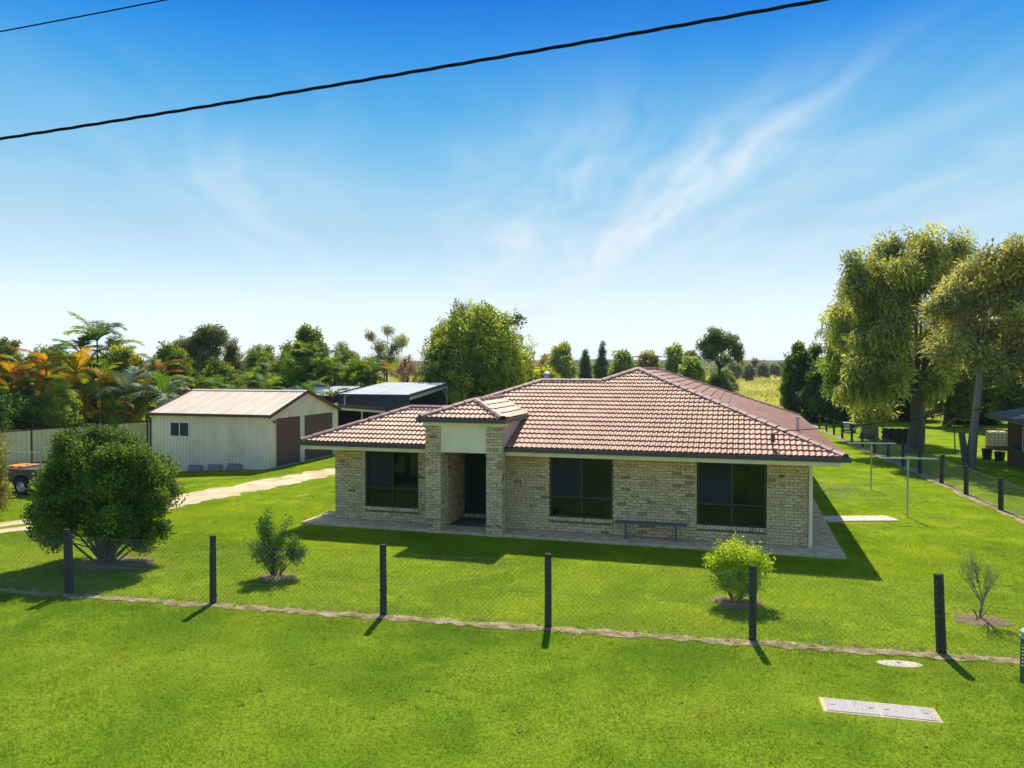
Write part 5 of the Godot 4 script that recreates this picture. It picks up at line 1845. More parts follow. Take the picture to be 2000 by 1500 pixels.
	tree("sparse_tree", "sparse tree with bare arching branches against the sky", Vector3(-39.0, L, -55.3), 2.2, 9.6, 5.0, {"lobes": [[Vector3(0.3, 9.3, 0), Vector3(0.7, 0.45, 0.6)], [Vector3(1.5, 8.0, 0), Vector3(0.9, 0.6, 0.8)], [Vector3(0.9, 7.2, 0.3), Vector3(0.8, 0.4, 0.8)], [Vector3(-0.8, 7.4, 0), Vector3(0.7, 0.7, 0.7)], [Vector3(-1.8, 8.6, 0.2), Vector3(0.4, 0.3, 0.4)], [Vector3(-1.0, 6.2, 0), Vector3(0.9, 0.7, 0.8)], [Vector3(0.4, 6.0, 0), Vector3(0.9, 0.7, 0.8)]], "count": 190, "clump": "gum", "c0": O0, "c1": Color(0.14, 0.15, 0.05), "twigs": 9, "r": 0.13, "fork": 4.5, "bark": M.bark_dark})
	tree("small_gum", "small thin gum right of the tall palm clump", Vector3(-48.4, L, -63.0), 1.7, 8.4, 5.0, {"n": 7, "count": 170, "clump": "gum", "c0": O0, "c1": O1, "twigs": 5, "r": 0.12})
	tree("pointed_tree", "dark pointed tree standing over the middle palm clump", Vector3(-35.9, L, -34.3), 2.1, 8.5, 3.5, {"n": 14, "prof": [1.0, 1.0, 0.75, 0.4], "count": 800, "c0": D0, "c1": Color(0.07, 0.10, 0.015)})
	tree("open_gum", "dark umbrella gum with sky showing through, above the shed roof", Vector3(-53.7, L, -43.7), 3.0, 9.5, 4.6, {"lobes": [[Vector3(1.0, 8.6, 0), Vector3(1.5, 0.75, 1.2)], [Vector3(2.2, 8.0, 0.2), Vector3(0.9, 0.6, 0.9)], [Vector3(-0.4, 7.5, 0), Vector3(1.2, 0.6, 1.1)], [Vector3(-2.0, 7.3, 0.2), Vector3(1.2, 0.7, 1.1)], [Vector3(-2.6, 6.6, 0), Vector3(0.8, 0.7, 0.9)], [Vector3(1.6, 6.8, 0.4), Vector3(0.9, 0.6, 0.8)], [Vector3(-1.0, 6.0, 0.2), Vector3(1.4, 0.8, 1.1)], [Vector3(0.6, 5.4, 0.2), Vector3(1.6, 0.8, 1.2)]], "count": 620, "clump": "gum", "c0": Color(0.03, 0.045, 0.015), "c1": Color(0.09, 0.095, 0.03), "twigs": 6, "r": 0.2, "fork": 4.4, "bark": M.bark_dark, "s0": 0.9, "s1": 1.5})
	tree("upright_gum", "narrow dull gum just right of the umbrella gum", Vector3(-52.0, L, -46.3), 1.5, 8.1, 3.5, {"n": 9, "count": 330, "clump": "gum", "c0": Color(0.035, 0.05, 0.02), "c1": Color(0.09, 0.10, 0.035)})
	tree("yellow_green_tree", "yellow green leafy tree among the palms behind the metal fence", Vector3(-40.2, L, -18.9), 1.9, 6.7, 1.6, {"n": 16, "count": 1000, "c0": Color(0.06, 0.09, 0.012), "c1": Color(0.20, 0.21, 0.022), "s0": 0.6, "s1": 1.0, "bark": M.bark_dark})
	for q in [["dark bushy tree far behind the golden palms", -78.4, -48.9, 7.9, 4.2, 1.0], ["dark tree top at the far left edge of the skyline", -78.7, -43.6, 8.4, 2.2, 1.0], ["dark leafy tree filling in under the umbrella gum", -50.2, -36.1, 6.3, 2.8, 0.6], ["dark green tree mass behind the left end of the shed roof", -44.3, -34.0, 5.8, 3.0, 0.4], ["dense dark tree behind the drooping palms", -40.0, -37.3, 6.0, 2.8, 0.4], ["dark tree behind the palms left of the charcoal shed", -34.0, -39.6, 5.9, 2.8, 0.4], ["low wide tree right of the upright gum", -52.4, -51.4, 7.1, 2.8, 0.6], ["dark green thicket behind the charcoal shed", -27.5, -41.0, 4.6, 3.0, 0.2], ["round topped tree behind the right half of the shed roof", -42.0, -41.5, 7.4, 2.8, 1.0], ["tree rising behind the silvery palms", -46.5, -30.5, 7.0, 2.6, 0.8], ["leafy tree top between the small thin gum and the sparse tree", -40.5, -49.0, 6.9, 2.6, 0.8], ["broad tree beyond the upright gum at the dip of the skyline", -58.0, -60.0, 8.0, 3.6, 1.0], ["shadowy tree behind the tall green palms", -50.5, -26.5, 6.2, 3.4, 0.4], ["dark thicket left of the golden palms", -49.5, -14.0, 5.4, 3.0, 0.3]]:
		tree("thicket_tree", q[0], Vector3(q[1], L, q[2]), q[4], q[3], q[5], {"n": 14, "count": 800, "c0": Color(0.025, 0.05, 0.010), "c1": Color(0.10, 0.13, 0.018), "s0": 0.9, "s1": 1.5, "bark": M.bark_dark, "group": "dark trees behind the palms"})
	tree("hedge_shrub", "large glossy dark green shrub over the metal fence at the left edge", Vector3(-42.6, L, -11.6), 3.2, 4.25, 0.3, {"n": 22, "prof": [0.9, 1.0, 1.0, 0.9, 0.7], "fill": 0.75, "count": 2100, "clump": "broad", "mat": M.leaf_dark, "c0": Color(0.018, 0.045, 0.012), "c1": Color(0.05, 0.095, 0.018), "s0": 0.55, "s1": 0.95, "cat": "shrub", "stems": 6, "r": 0.09})
	tree("hedge_shrub", "lighter green shrub with loose sprays above the metal fence rail", Vector3(-39.4, L, -13.2), 1.3, 4.2, 0.6, {"n": 12, "count": 600, "clump": "broad", "c0": D1, "c1": Color(0.12, 0.18, 0.02), "s0": 0.5, "s1": 0.9, "cat": "shrub", "stems": 5, "r": 0.07})
	var gp := "golden palms behind the metal fence"
	var kg := ["gold", "orange", "lime", "gold", "lime", "green", "gold"]
	palm("golden palm at the left edge of the photograph", Vector3(-43.0, L, -13.5), 6.0, 2.0, 8, kg, gp)
	palm("tallest golden palm with orange fronds, left of the green palms", Vector3(-42.1, L, -14.8), 6.7, 2.1, 8, kg, gp)
	palm("golden palm with spreading yellow fronds nearest the green palms", Vector3(-40.6, L, -15.5), 6.1, 2.0, 8, kg, gp)
	palm("low golden palm directly over the dark glossy shrub", Vector3(-42.0, L, -14.2), 5.2, 1.9, 8, kg, gp)
	palm("low orange palm beside the lighter shrub", Vector3(-40.3, L, -14.6), 5.0, 1.8, 8, ["orange", "gold", "lime"], gp)
	palm("yellow green palm between the golden palms and the leafy tree", Vector3(-39.2, L, -16.0), 5.5, 1.9, 7, ["lime", "gold", "green"], gp)
	palm("single orange tipped palm right of the yellow green tree", Vector3(-38.6, L, -20.6), 6.2, 1.7, 6, ["orange", "lime", "green"], gp, 2)
	palm("golden palm cut by the left picture edge", Vector3(-45.1, L, -13.9), 6.4, 2.0, 8, kg, gp)
	var tp := "tall green palms"
	palm("tallest feathery green palm standing above all others at left", Vector3(-46.1, L, -23.0), 8.7, 2.6, 9, ["green", "green", "lime"], tp, 2)
	palm("green palm left of the tallest palm", Vector3(-46.5, L, -21.9), 7.8, 2.5, 9, ["green", "green", "lime"], tp, 2)
	palm("green palm right of the tallest palm with ragged fronds", Vector3(-45.7, L, -24.2), 7.7, 2.4, 9, ["green", "lime"], tp, 2)
	palm("silvery drooping palm behind the fence end, left one", Vector3(-38.5, L, -17.0), 5.1, 2.2, 9, ["silver", "silver", "green"], "silvery palms by the shed", 1)
	palm("silvery palm touching the left end of the shed roof", Vector3(-36.6, L, -18.0), 4.8, 2.2, 9, ["silver", "silver", "green"], "silvery palms by the shed", 1)
	var pg := "green palms behind the shed roof"
	var i := 0
	for q in [[-38.6, -23.1, 5.0, "above the left part of the shed roof"], [-38.5, -25.2, 4.8, "second from the left above the shed roof"], [-35.9, -23.9, 4.5, "with lime fronds low over the middle of the shed roof"], [-37.2, -27.7, 5.4, "standing a little higher behind the middle of the shed roof"], [-34.5, -25.4, 4.6, "close behind the right half of the shed roof"], [-35.1, -28.3, 5.9, "at the left foot of the tall palm clump"], [-35.3, -30.4, 6.4, "left shoulder of the tall palm clump"], [-34.8, -31.5, 7.4, "top palm of the clump under the pointed tree"], [-33.1, -31.0, 6.8, "right shoulder of the tall palm clump"], [-33.2, -33.1, 6.0, "right of the clump over the shed's gable peak"], [-32.4, -33.3, 6.2, "over the old grey outbuilding"], [-31.8, -34.5, 6.0, "left of the charcoal shed roof, upright fronds"], [-30.1, -34.0, 6.1, "behind the left corner of the charcoal shed roof"], [-30.2, -36.0, 5.8, "with orange leaves behind the charcoal shed"], [-30.8, -25.4, 4.4, "drooping over the right slope of the cream shed"], [-28.9, -24.9, 4.0, "lowest palm between the two sheds"], [-39.1, -21.9, 4.7, "just right of the silvery palms"]]:
		palm("green palm " + q[3], Vector3(q[0], L if q[0] < -30 else -0.1, q[1]), q[2], 1.9, 7, ["green", "green", "lime"] if i != 13 else ["green", "orange", "lime"], pg, 2 if i % 2 else 3, 0.7)
		i += 1
	shrubs()

func shrubs() -> void:
	var G := hgt(0)
	for m in MULCH:
		if m[2] < 0.2: continue
		var o := part("mulch_bed", disc(Vector3(m[0], 0, m[1]), m[2], 0.75, int(m[0] * 7.0)), M.mulch, self)
		o.set_meta("kind", "structure")
	# big bush by the left fence post
	var lb := []
	rng.seed = 5
	for q in [[0.0, 2.55, 0.7], [-0.75, 2.5, 0.6], [-1.0, 1.9, 0.62], [-1.35, 2.2, 0.45], [0.75, 2.35, 0.65], [1.15, 1.95, 0.6], [1.35, 1.5, 0.5], [0.2, 1.9, 0.8], [-0.4, 1.4, 0.75], [0.7, 1.3, 0.7], [-1.15, 1.35, 0.55], [-0.8, 0.95, 0.5], [1.0, 0.85, 0.42], [-0.3, 3.0, 0.38], [-0.9, 2.95, 0.35], [-1.25, 0.9, 0.3], [0.3, 0.85, 0.55], [0.9, 0.6, 0.28], [0.5, 2.85, 0.35], [-1.45, 1.75, 0.35]]:
		for s in [-1.0, 1.0]:
			lb.append([Vector3(q[0] * 1.02, q[1], s * rng.randf_range(0.05, 0.75)), Vector3(q[2], q[2] * 0.9, q[2])])
	tree("large_bush", "large rounded glossy green bush behind the left end of the wire fence", Vector3(-17.2, hgt(-17.2), 6.5), 1.8, 3.4, 0.4, {"lobes": split_lobes(lb, 3, 0.46), "clump2": "fine", "count2": 900, "big": [], "count_big": 0, "spray": 70, "limb": 0.3, "count": 2500, "clump": "fine", "mat": M.leaf_dark, "c0": Color(0.014, 0.034, 0.008), "c1": Color(0.085, 0.13, 0.018), "stems": 9, "r": 0.07, "twigs": 4, "s0": 0.75, "s1": 1.2, "cat": "bush", "bark": M.bark_grey, "shell": 0.3})
	rng.seed = 6
	lb = []
	for q in [[-0.2, 0.55, 0.26], [0.05, 0.75, 0.26], [-0.12, 1.0, 0.24], [-0.2, 1.25, 0.16], [-0.22, 1.45, 0.09], [0.3, 1.3, 0.07], [0.24, 1.1, 0.10], [0.18, 0.9, 0.18], [-0.35, 0.8, 0.14], [-0.5, 0.72, 0.10], [-0.62, 0.78, 0.06], [0.4, 0.65, 0.2], [0.55, 0.55, 0.14], [0.5, 0.9, 0.10], [0.62, 0.95, 0.05], [0.1, 0.4, 0.2], [-0.3, 0.45, 0.12], [0.38, 0.42, 0.14]]:
		lb.append([Vector3(q[0], q[1], rng.randf_range(-0.2, 0.2)), Vector3(q[2], q[2], q[2])])
	var b2 := tree("flowering_bush", "loose upright bush with small white flowers left of the house", Vector3(-12.35, G, 6.45), 0.6, 1.5, 0.3, {"lobes": lb, "count": 460, "clump": "tiny", "mat": M.leaf_dark, "c0": Color(0.022, 0.05, 0.012), "c1": Color(0.07, 0.12, 0.02), "stems": 9, "r": 0.035, "twigs": 2, "cat": "bush", "s0": 0.8, "s1": 1.4, "bark": M.bark_dark})
	var fl := MB.new()
	for k in 70:
		var l = lb[rng.randi() % lb.size()]
		var p: Vector3 = l[0] + rdir() * l[1] * 1.02
		for j in 4:
			leaf(fl, p, rdir(), rdir(), 0.03, 0.03)
	part("flowers", fl, M.white, b2).set_meta("kind", "stuff")
	rng.seed = 7
	lb = []
	for q in [[-0.05, 1.12, 0.14], [-0.3, 0.95, 0.18], [0.25, 0.95, 0.18], [0.5, 0.98, 0.14], [0.0, 0.85, 0.25], [-0.4, 0.75, 0.16], [0.35, 0.7, 0.24], [-0.15, 0.6, 0.26], [0.1, 0.45, 0.26], [0.6, 0.8, 0.10], [-0.52, 0.82, 0.08], [-0.25, 0.4, 0.16], [0.3, 0.4, 0.18], [0.05, 0.28, 0.16]]:
		for s in [-1.0, 1.0]:
			lb.append([Vector3(q[0], q[1] * 1.03, s * rng.randf_range(0.02, 0.25)), Vector3(q[2], q[2], q[2])])
	tree("lime_bush", "lime green bush behind the fence post in front of the right window", Vector3(-1.95, G, 5.46), 0.65, 1.3, 0.2, {"lobes": lb, "count": 620, "spray": 20, "clump": "tiny", "c0": Color(0.05, 0.10, 0.012), "c1": Color(0.20, 0.265, 0.02), "stems": 8, "r": 0.04, "twigs": 2, "cat": "bush", "s0": 0.9, "s1": 1.5, "bark": M.bark_dark})
	# bare little tree
	rng.seed = 8
	var t := thing("leafless_shrub", "small nearly leafless grey shrub on a ring of mulch at the right", "shrub", Vector3(2.63, G, 5.32))
	t.scale = Vector3(0.72, 0.80, 0.72)
	var b := MB.new()
	b.tube([Vector3(-0.02, -0.05, 0), Vector3(0.0, 0.25, 0.0), Vector3(0.05, 0.5, 0)], [0.05, 0.034, 0.026], 7)
	b.tube([Vector3(-0.04, -0.02, 0.02), Vector3(-0.1, 0.12, 0.02), Vector3(-0.2, 0.28, 0.03)], [0.028, 0.024, 0.02], 6)
	b.tube([Vector3(0.04, 0.1, 0), Vector3(0.15, 0.28, 0.02), Vector3(0.3, 0.48, 0.02)], [0.014, 0.01, 0.006], 5)
	var tips := []
	var forks := [[Vector3(0.05, 0.5, 0), Vector3(-0.1, 0.4, 0.02), 0.022, 3]]
	for k in 7: forks.append([Vector3(0.03 + rng.randfn() * 0.02, rng.randf_range(0.38, 0.55), 0), Vector3(rng.randf_range(-0.3, 0.34), rng.randf_range(0.34, 0.48), rng.randf_range(-0.25, 0.25)), 0.016, 3])
	while forks:
		var q = forks.pop_back()
		var e: Vector3 = q[0] + q[1]
		b.tube([q[0], q[0] + q[1] * 0.5 + rdir() * 0.02, e], [q[2], q[2] * 0.8, q[2] * 0.55], 5, false)
		tips.append(e)
		if q[3] > 0:
			for k in 3:
				forks.append([e.lerp(q[0], rng.randf() * 0.5), (q[1] * 0.55 + rdir() * 0.09 + Vector3(0, 0.07, 0)), q[2] * 0.52, q[3] - 1])
	part("stem", b, M.bark_pale, t)
	var lf := MB.new()
	for e in tips:
		for k in 5:
			var g := rng.randf_range(0.7, 1.2)
			lf.col = Color(0.065 * g, 0.095 * g, 0.03 * g)
			leaf(lf, e + rdir() * 0.05, (rdir() * 0.5 + Vector3.UP).normalized(), rdir(), 0.055, 0.016)
	part("leaves", lf, M.leaf_gum, t).set_meta("kind", "stuff")
	# reddish shrub cut by the left edge
	rng.seed = 9
	lb = []
	for q in [[0.3, 2.3, 0.4], [-0.3, 2.5, 0.5], [0.5, 1.7, 0.35], [0.0, 1.7, 0.5], [0.55, 1.1, 0.25], [-0.2, 1.0, 0.5], [0.35, 0.6, 0.25], [-0.6, 1.6, 0.5]]:
		lb.append([Vector3(q[0], q[1], rng.randf_range(-0.3, 0.3)), Vector3(q[2], q[2], q[2])])
	tree("bronze_shrub", "bronze tipped shrub cut off by the left picture edge beside the drive", Vector3(-25.75, hgt(-25.7), 2.6), 1.0, 2.7, 0.2, {"lobes": lb, "count": 420, "clump": "fine", "c0": Color(0.045, 0.07, 0.02), "c1": Color(0.10, 0.095, 0.03), "stems": 6, "r": 0.06, "cat": "shrub", "s0": 0.8, "s1": 1.3})
	# white clover heads in the side lawn
	rng.seed = 10
	var hd := MB.new()
	hd.lathe([[0.001, 0.0], [0.012, 0.006], [0.012, 0.016], [0.001, 0.024]], 6)
	var sp := []
	var cl := []
	for k in 700:
		var x := rng.randfn() * 0.9 + 1.9
		var z := rng.randfn() * 1.4 - 10.6
		if k % 3 == 0:
			x = rng.randf_range(1.2, 5.2)
			z = rng.randf_range(-16.0, 2.0)
		if bare(x, z): continue
		sp.append(Transform3D(Basis().scaled(Vector3.ONE * rng.randf_range(0.8, 1.5)), Vector3(x, G + rng.randf_range(0.02, 0.05), z)))
		cl.append(Color(0.75, 0.75, 0.68))
	var c := copies("clover_flowers", hd.mesh(), M.white, sp, cl, self)
	c.set_meta("kind", "stuff")
	tag(c, "scattered white clover flowers in the lawn beside the clothes line", "flowers")

# ------------------------------------------------------------------ things in the yard
func objects() -> void:
	var G := hgt(0)
	rng.seed = 41
	# clothes line: two T posts with wires
	var arms := []
	for q in [["front_post", 3.39, -5.75, 1.93, "nearer T shaped galvanised clothes line post"], ["back_post", 3.16, -11.65, 1.86, "farther T shaped galvanised clothes line post"]]:
		arms.append([Vector3(q[1], G, q[2]), q[3]])
	var T := thing("clothes_line", "galvanised clothes line of two T posts joined by slack wires on the side lawn", "clothes line", arms[0][0])
	for a in arms:
		var b := MB.new()
		var o: Vector3 = a[0] - arms[0][0]
		b.tube([o + Vector3(0, -0.2, 0), o + Vector3(0, a[1] - 0.35, 0)], [0.028], 10)
		b.tube([o + Vector3(0, a[1] - 0.36, 0), o + Vector3(0, a[1], 0)], [0.034], 10)
		part("post", b, M.galv, T)
		var r := MB.new()
		r.bbox(Vector3(-0.92, -0.02, -0.025), Vector3(0.92, 0.025, 0.025), 0.006, Transform3D(Basis(Vector3.UP, 0.13), o + Vector3(0, a[1], 0)))
		part("arm", r, M.galv, T)
	for k in 6:
		var x := -0.85 + k * 0.34
		var p: Vector3 = Vector3(cos(0.13) * x, arms[0][1] + 0.02, -sin(0.13) * x)
		var q: Vector3 = arms[1][0] - arms[0][0] + Vector3(cos(0.13) * x, arms[1][1] + 0.02, -sin(0.13) * x)
		var pts := []
		var sag := rng.randf_range(0.12, 0.42)
		for j in 13:
			var t := j / 12.0
			pts.append(p.lerp(q, t) + Vector3(0, -sag * 4.0 * t * (1.0 - t), 0))
		var w := MB.new()
		strut(w, pts, 0.004)
		part("line_wire", w, M.wire, T)
	# bench by the wall
	var B := thing("bench", "plain grey backless bench against the front wall", "bench", Vector3(-4.3, 0, 0.3))
	for k in 2:
		var s := MB.new()
		s.bbox(Vector3(-1.0, 0.42, -0.17 + k * 0.165), Vector3(1.0, 0.46, -0.012 + k * 0.165), 0.006)
		part("seat_plank", s, M.bench, B)
	for x in [-0.7, 0.7]:
		var s := MB.new()
		s.bbox(Vector3(x - 0.03, 0.0, -0.03), Vector3(x + 0.03, 0.418, 0.03), 0.005)
		s.bbox(Vector3(x - 0.035, -0.004, -0.13), Vector3(x + 0.035, 0.03, 0.13), 0.005)
		s.bbox(Vector3(x - 0.035, 0.38, -0.15), Vector3(x + 0.035, 0.419, 0.13), 0.005)
		part("leg", s, M.bench, B)
	# coiled hose
	var h := MB.new()
	for k in 3:
		var pts := []
		for j in 25:
			var a := TAU * j / 24.0
			pts.append(Vector3(-14.75 + cos(a) * (0.36 - 0.05 * k), 0.012 + 0.024 * k, -0.45 + sin(a) * (0.30 + 0.04 * k)))
		h.tube(pts, [0.011], 6, false)
	h.tube([Vector3(-14.5, 0.012, -0.2), Vector3(-14.44, 0.2, -0.3), Vector3(-14.42, 0.5, -0.35)], [0.011], 6)
	tag(part("garden_hose", h, M.hose, self), "pale garden hose coiled on the concrete at the left house corner", "hose")
	# service pits in the verge
	var P := thing("telecom_pit", "large rectangular pit with two pale concrete lids sunk in the front grass", "pit lid", Vector3(0.06, G - 0.016, 10.2), 0.045)
	var fr := MB.new()
	fr.bbox(Vector3(-0.80, -0.2, -0.265), Vector3(0.80, 0.027, 0.265), 0.02)
	part("surround", fr, M.sand, P)
	for s in [-1.0, 1.0]:
		var l := MB.new()
		l.bbox(Vector3(minf(s * 0.012, s * 0.72), 0.0, -0.21), Vector3(maxf(s * 0.012, s * 0.72), 0.036, 0.21), 0.006)
		var lid := part("lid", l, M.crazed, P)
		for x in [0.1, 0.62]:
			var k := MB.new()
			k.bbox(Vector3(s * x - 0.03, 0.03, -0.02), Vector3(s * x + 0.03, 0.0375, 0.008), 0.001)
			part("lift_hole", k, M.black, lid)
	var ring := MB.new()
	for k in 26:
		var a := TAU * k / 26
		ring.tri(Vector3(0, 0.022, 0), Vector3(sin(a) * 0.36, 0.02, cos(a) * 0.15), Vector3(sin(a + TAU / 26) * 0.36, 0.02, cos(a + TAU / 26) * 0.15))
		ring.quad(Vector3(sin(a) * 0.36, 0.02, cos(a) * 0.15), Vector3(sin(a) * 0.37, -0.1, cos(a) * 0.155), Vector3(sin(a + TAU / 26) * 0.37, -0.1, cos(a + TAU / 26) * 0.155), Vector3(sin(a + TAU / 26) * 0.36, 0.02, cos(a + TAU / 26) * 0.15))
	var O := thing("meter_lid", "small oval concrete lid with a dark finger hole near the fence strip", "pit lid", Vector3(0.68, G - 0.012, 8.2), 0.12)
	var ol := part("lid", ring, M.pale_concrete, O)
	var hole := MB.new()
	hole.bbox(Vector3(-0.03, 0.016, -0.05), Vector3(0.03, 0.026, -0.02), 0.002)
	part("lift_hole", hole, M.black, ol)
	# green service pillar at the right edge
	var pil := thing("service_pillar", "green louvred service pillar with a padlock at the right picture edge", "service box", Vector3(2.56, G, 8.55), 0.25)
	var bd := MB.new()
	bd.bbox(Vector3(-0.19, -0.15, -0.14), Vector3(0.19, 0.74, 0.14), 0.025)
	part("body", bd, M.green_box, pil)
	var ld := MB.new()
	ld.bbox(Vector3(-0.205, 0.735, -0.155), Vector3(0.205, 0.86, 0.155), 0.04)
	ld.bbox(Vector3(-0.20, 0.70, -0.15), Vector3(0.20, 0.75, 0.15), 0.012)
	part("lid", ld, M.green_lid, pil)
	for k in 7:
		var lv := MB.new()
		var y := 0.62 - k * 0.055
		for e in [[Vector3(-0.192, y, -0.06), Vector3(-0.192, y, 0.145)], [Vector3(-0.195, y, 0.142), Vector3(0.06, y - 0.0, 0.142)]]:
			lv.tube([e[0] + Vector3(0, 0, 0), e[1]], [0.009], 6)
		part("louvre", lv, M.green_lid, pil)
	var pk := MB.new()
	pk.bbox(Vector3(-0.235, 0.585, 0.115), Vector3(-0.195, 0.635, 0.15), 0.006)
	pk.tube([Vector3(-0.226, 0.63, 0.132), Vector3(-0.224, 0.665, 0.132), Vector3(-0.206, 0.665, 0.132), Vector3(-0.204, 0.63, 0.132)], [0.005], 6)
	part("padlock", pk, M.galv, pil)
	var rc := MB.new()
	rc.bbox(Vector3(-0.15, 0.64, 0.139), Vector3(-0.05, 0.69, 0.143), 0.001)
	part("catch_recess", rc, M.black, pil)
	overhead()
	ute()
	neighbour()

func catenary(p: Vector3, q: Vector3, sag: float, n: int) -> Array:
	var out := []
	for i in n + 1:
		var t := float(i) / n
		out.append(p.lerp(q, t) + Vector3(0, -sag * 4.0 * t * (1.0 - t), 0))
	return out

func overhead() -> void:
	# twisted service bundle along the street
	var ax := catenary(Vector3(-13.2, 7.34, 15.5), Vector3(1.6, 8.3, 14.9), 0.08, 160)
	var C := thing("twisted_power_cable", "thick twisted black power cable crossing the sky above the house", "cable")
	for s in 3:
		var pts := []
		for i in ax.size():
			var a := i * 0.55 + TAU * s / 3.0
			pts.append(ax[i] + Vector3(0, cos(a), sin(a)) * 0.0095)
		var b := MB.new()
		b.tube(pts, [0.0095], 6)
		part("strand", b, M.cable, C)
	var t := MB.new()
	t.tube(catenary(Vector3(-13.5, 8.43, 15.75), Vector3(-5.0, 9.05, 15.05), 0.03, 30), [0.008], 6)
	tag(part("thin_overhead_wire", t, M.cable, self), "thin overhead wire crossing the top left corner of the sky", "wire")
	var w := MB.new()
	var pts := catenary(Vector3(-0.86, 3.12, 0.14), Vector3(11.5, 6.6, 4.0), 0.55, 30)
	w.tube(pts, [0.011], 6)
	for i in range(14, 27):
		var a: Vector3 = pts[i]
		w.tube([a + Vector3(0, 0.016, 0), pts[i + 1] + Vector3(0, 0.016 if i % 3 else 0.03, 0)], [0.009], 5)
	tag(part("service_wire", w, M.cable, self), "black service wire sloping from the roof bracket up to the right", "wire")

func wheel(parent: Node, at: Vector3) -> void:
	var t := MB.new()
	var xf := Transform3D(Basis(Vector3.RIGHT, PI / 2), Vector3.ZERO)
	t.lathe([[0.20, -0.10], [0.33, -0.115], [0.365, -0.08], [0.37, 0.0], [0.365, 0.08], [0.33, 0.115], [0.20, 0.10]], 28, xf)
	var w := part("wheel", t, M.rubber, parent, Transform3D(Basis(), at))
	var r := MB.new()
	r.lathe([[0.001, 0.03], [0.06, 0.03], [0.07, 0.05], [0.15, 0.035], [0.19, 0.09], [0.215, 0.095], [0.215, -0.09], [0.001, -0.09]], 24, xf)
	part("rim", r, M.galv, w)
	for k in 6:
		var h := MB.new()
		var a := TAU * k / 6
		h.lathe([[0.001, 0.001], [0.026, 0.001], [0.026, 0.004], [0.001, 0.004]], 10, Transform3D(Basis(Vector3.RIGHT, PI / 2), Vector3(cos(a) * 0.13, sin(a) * 0.13, 0.052)))
		part("rim_hole", h, M.black, w)

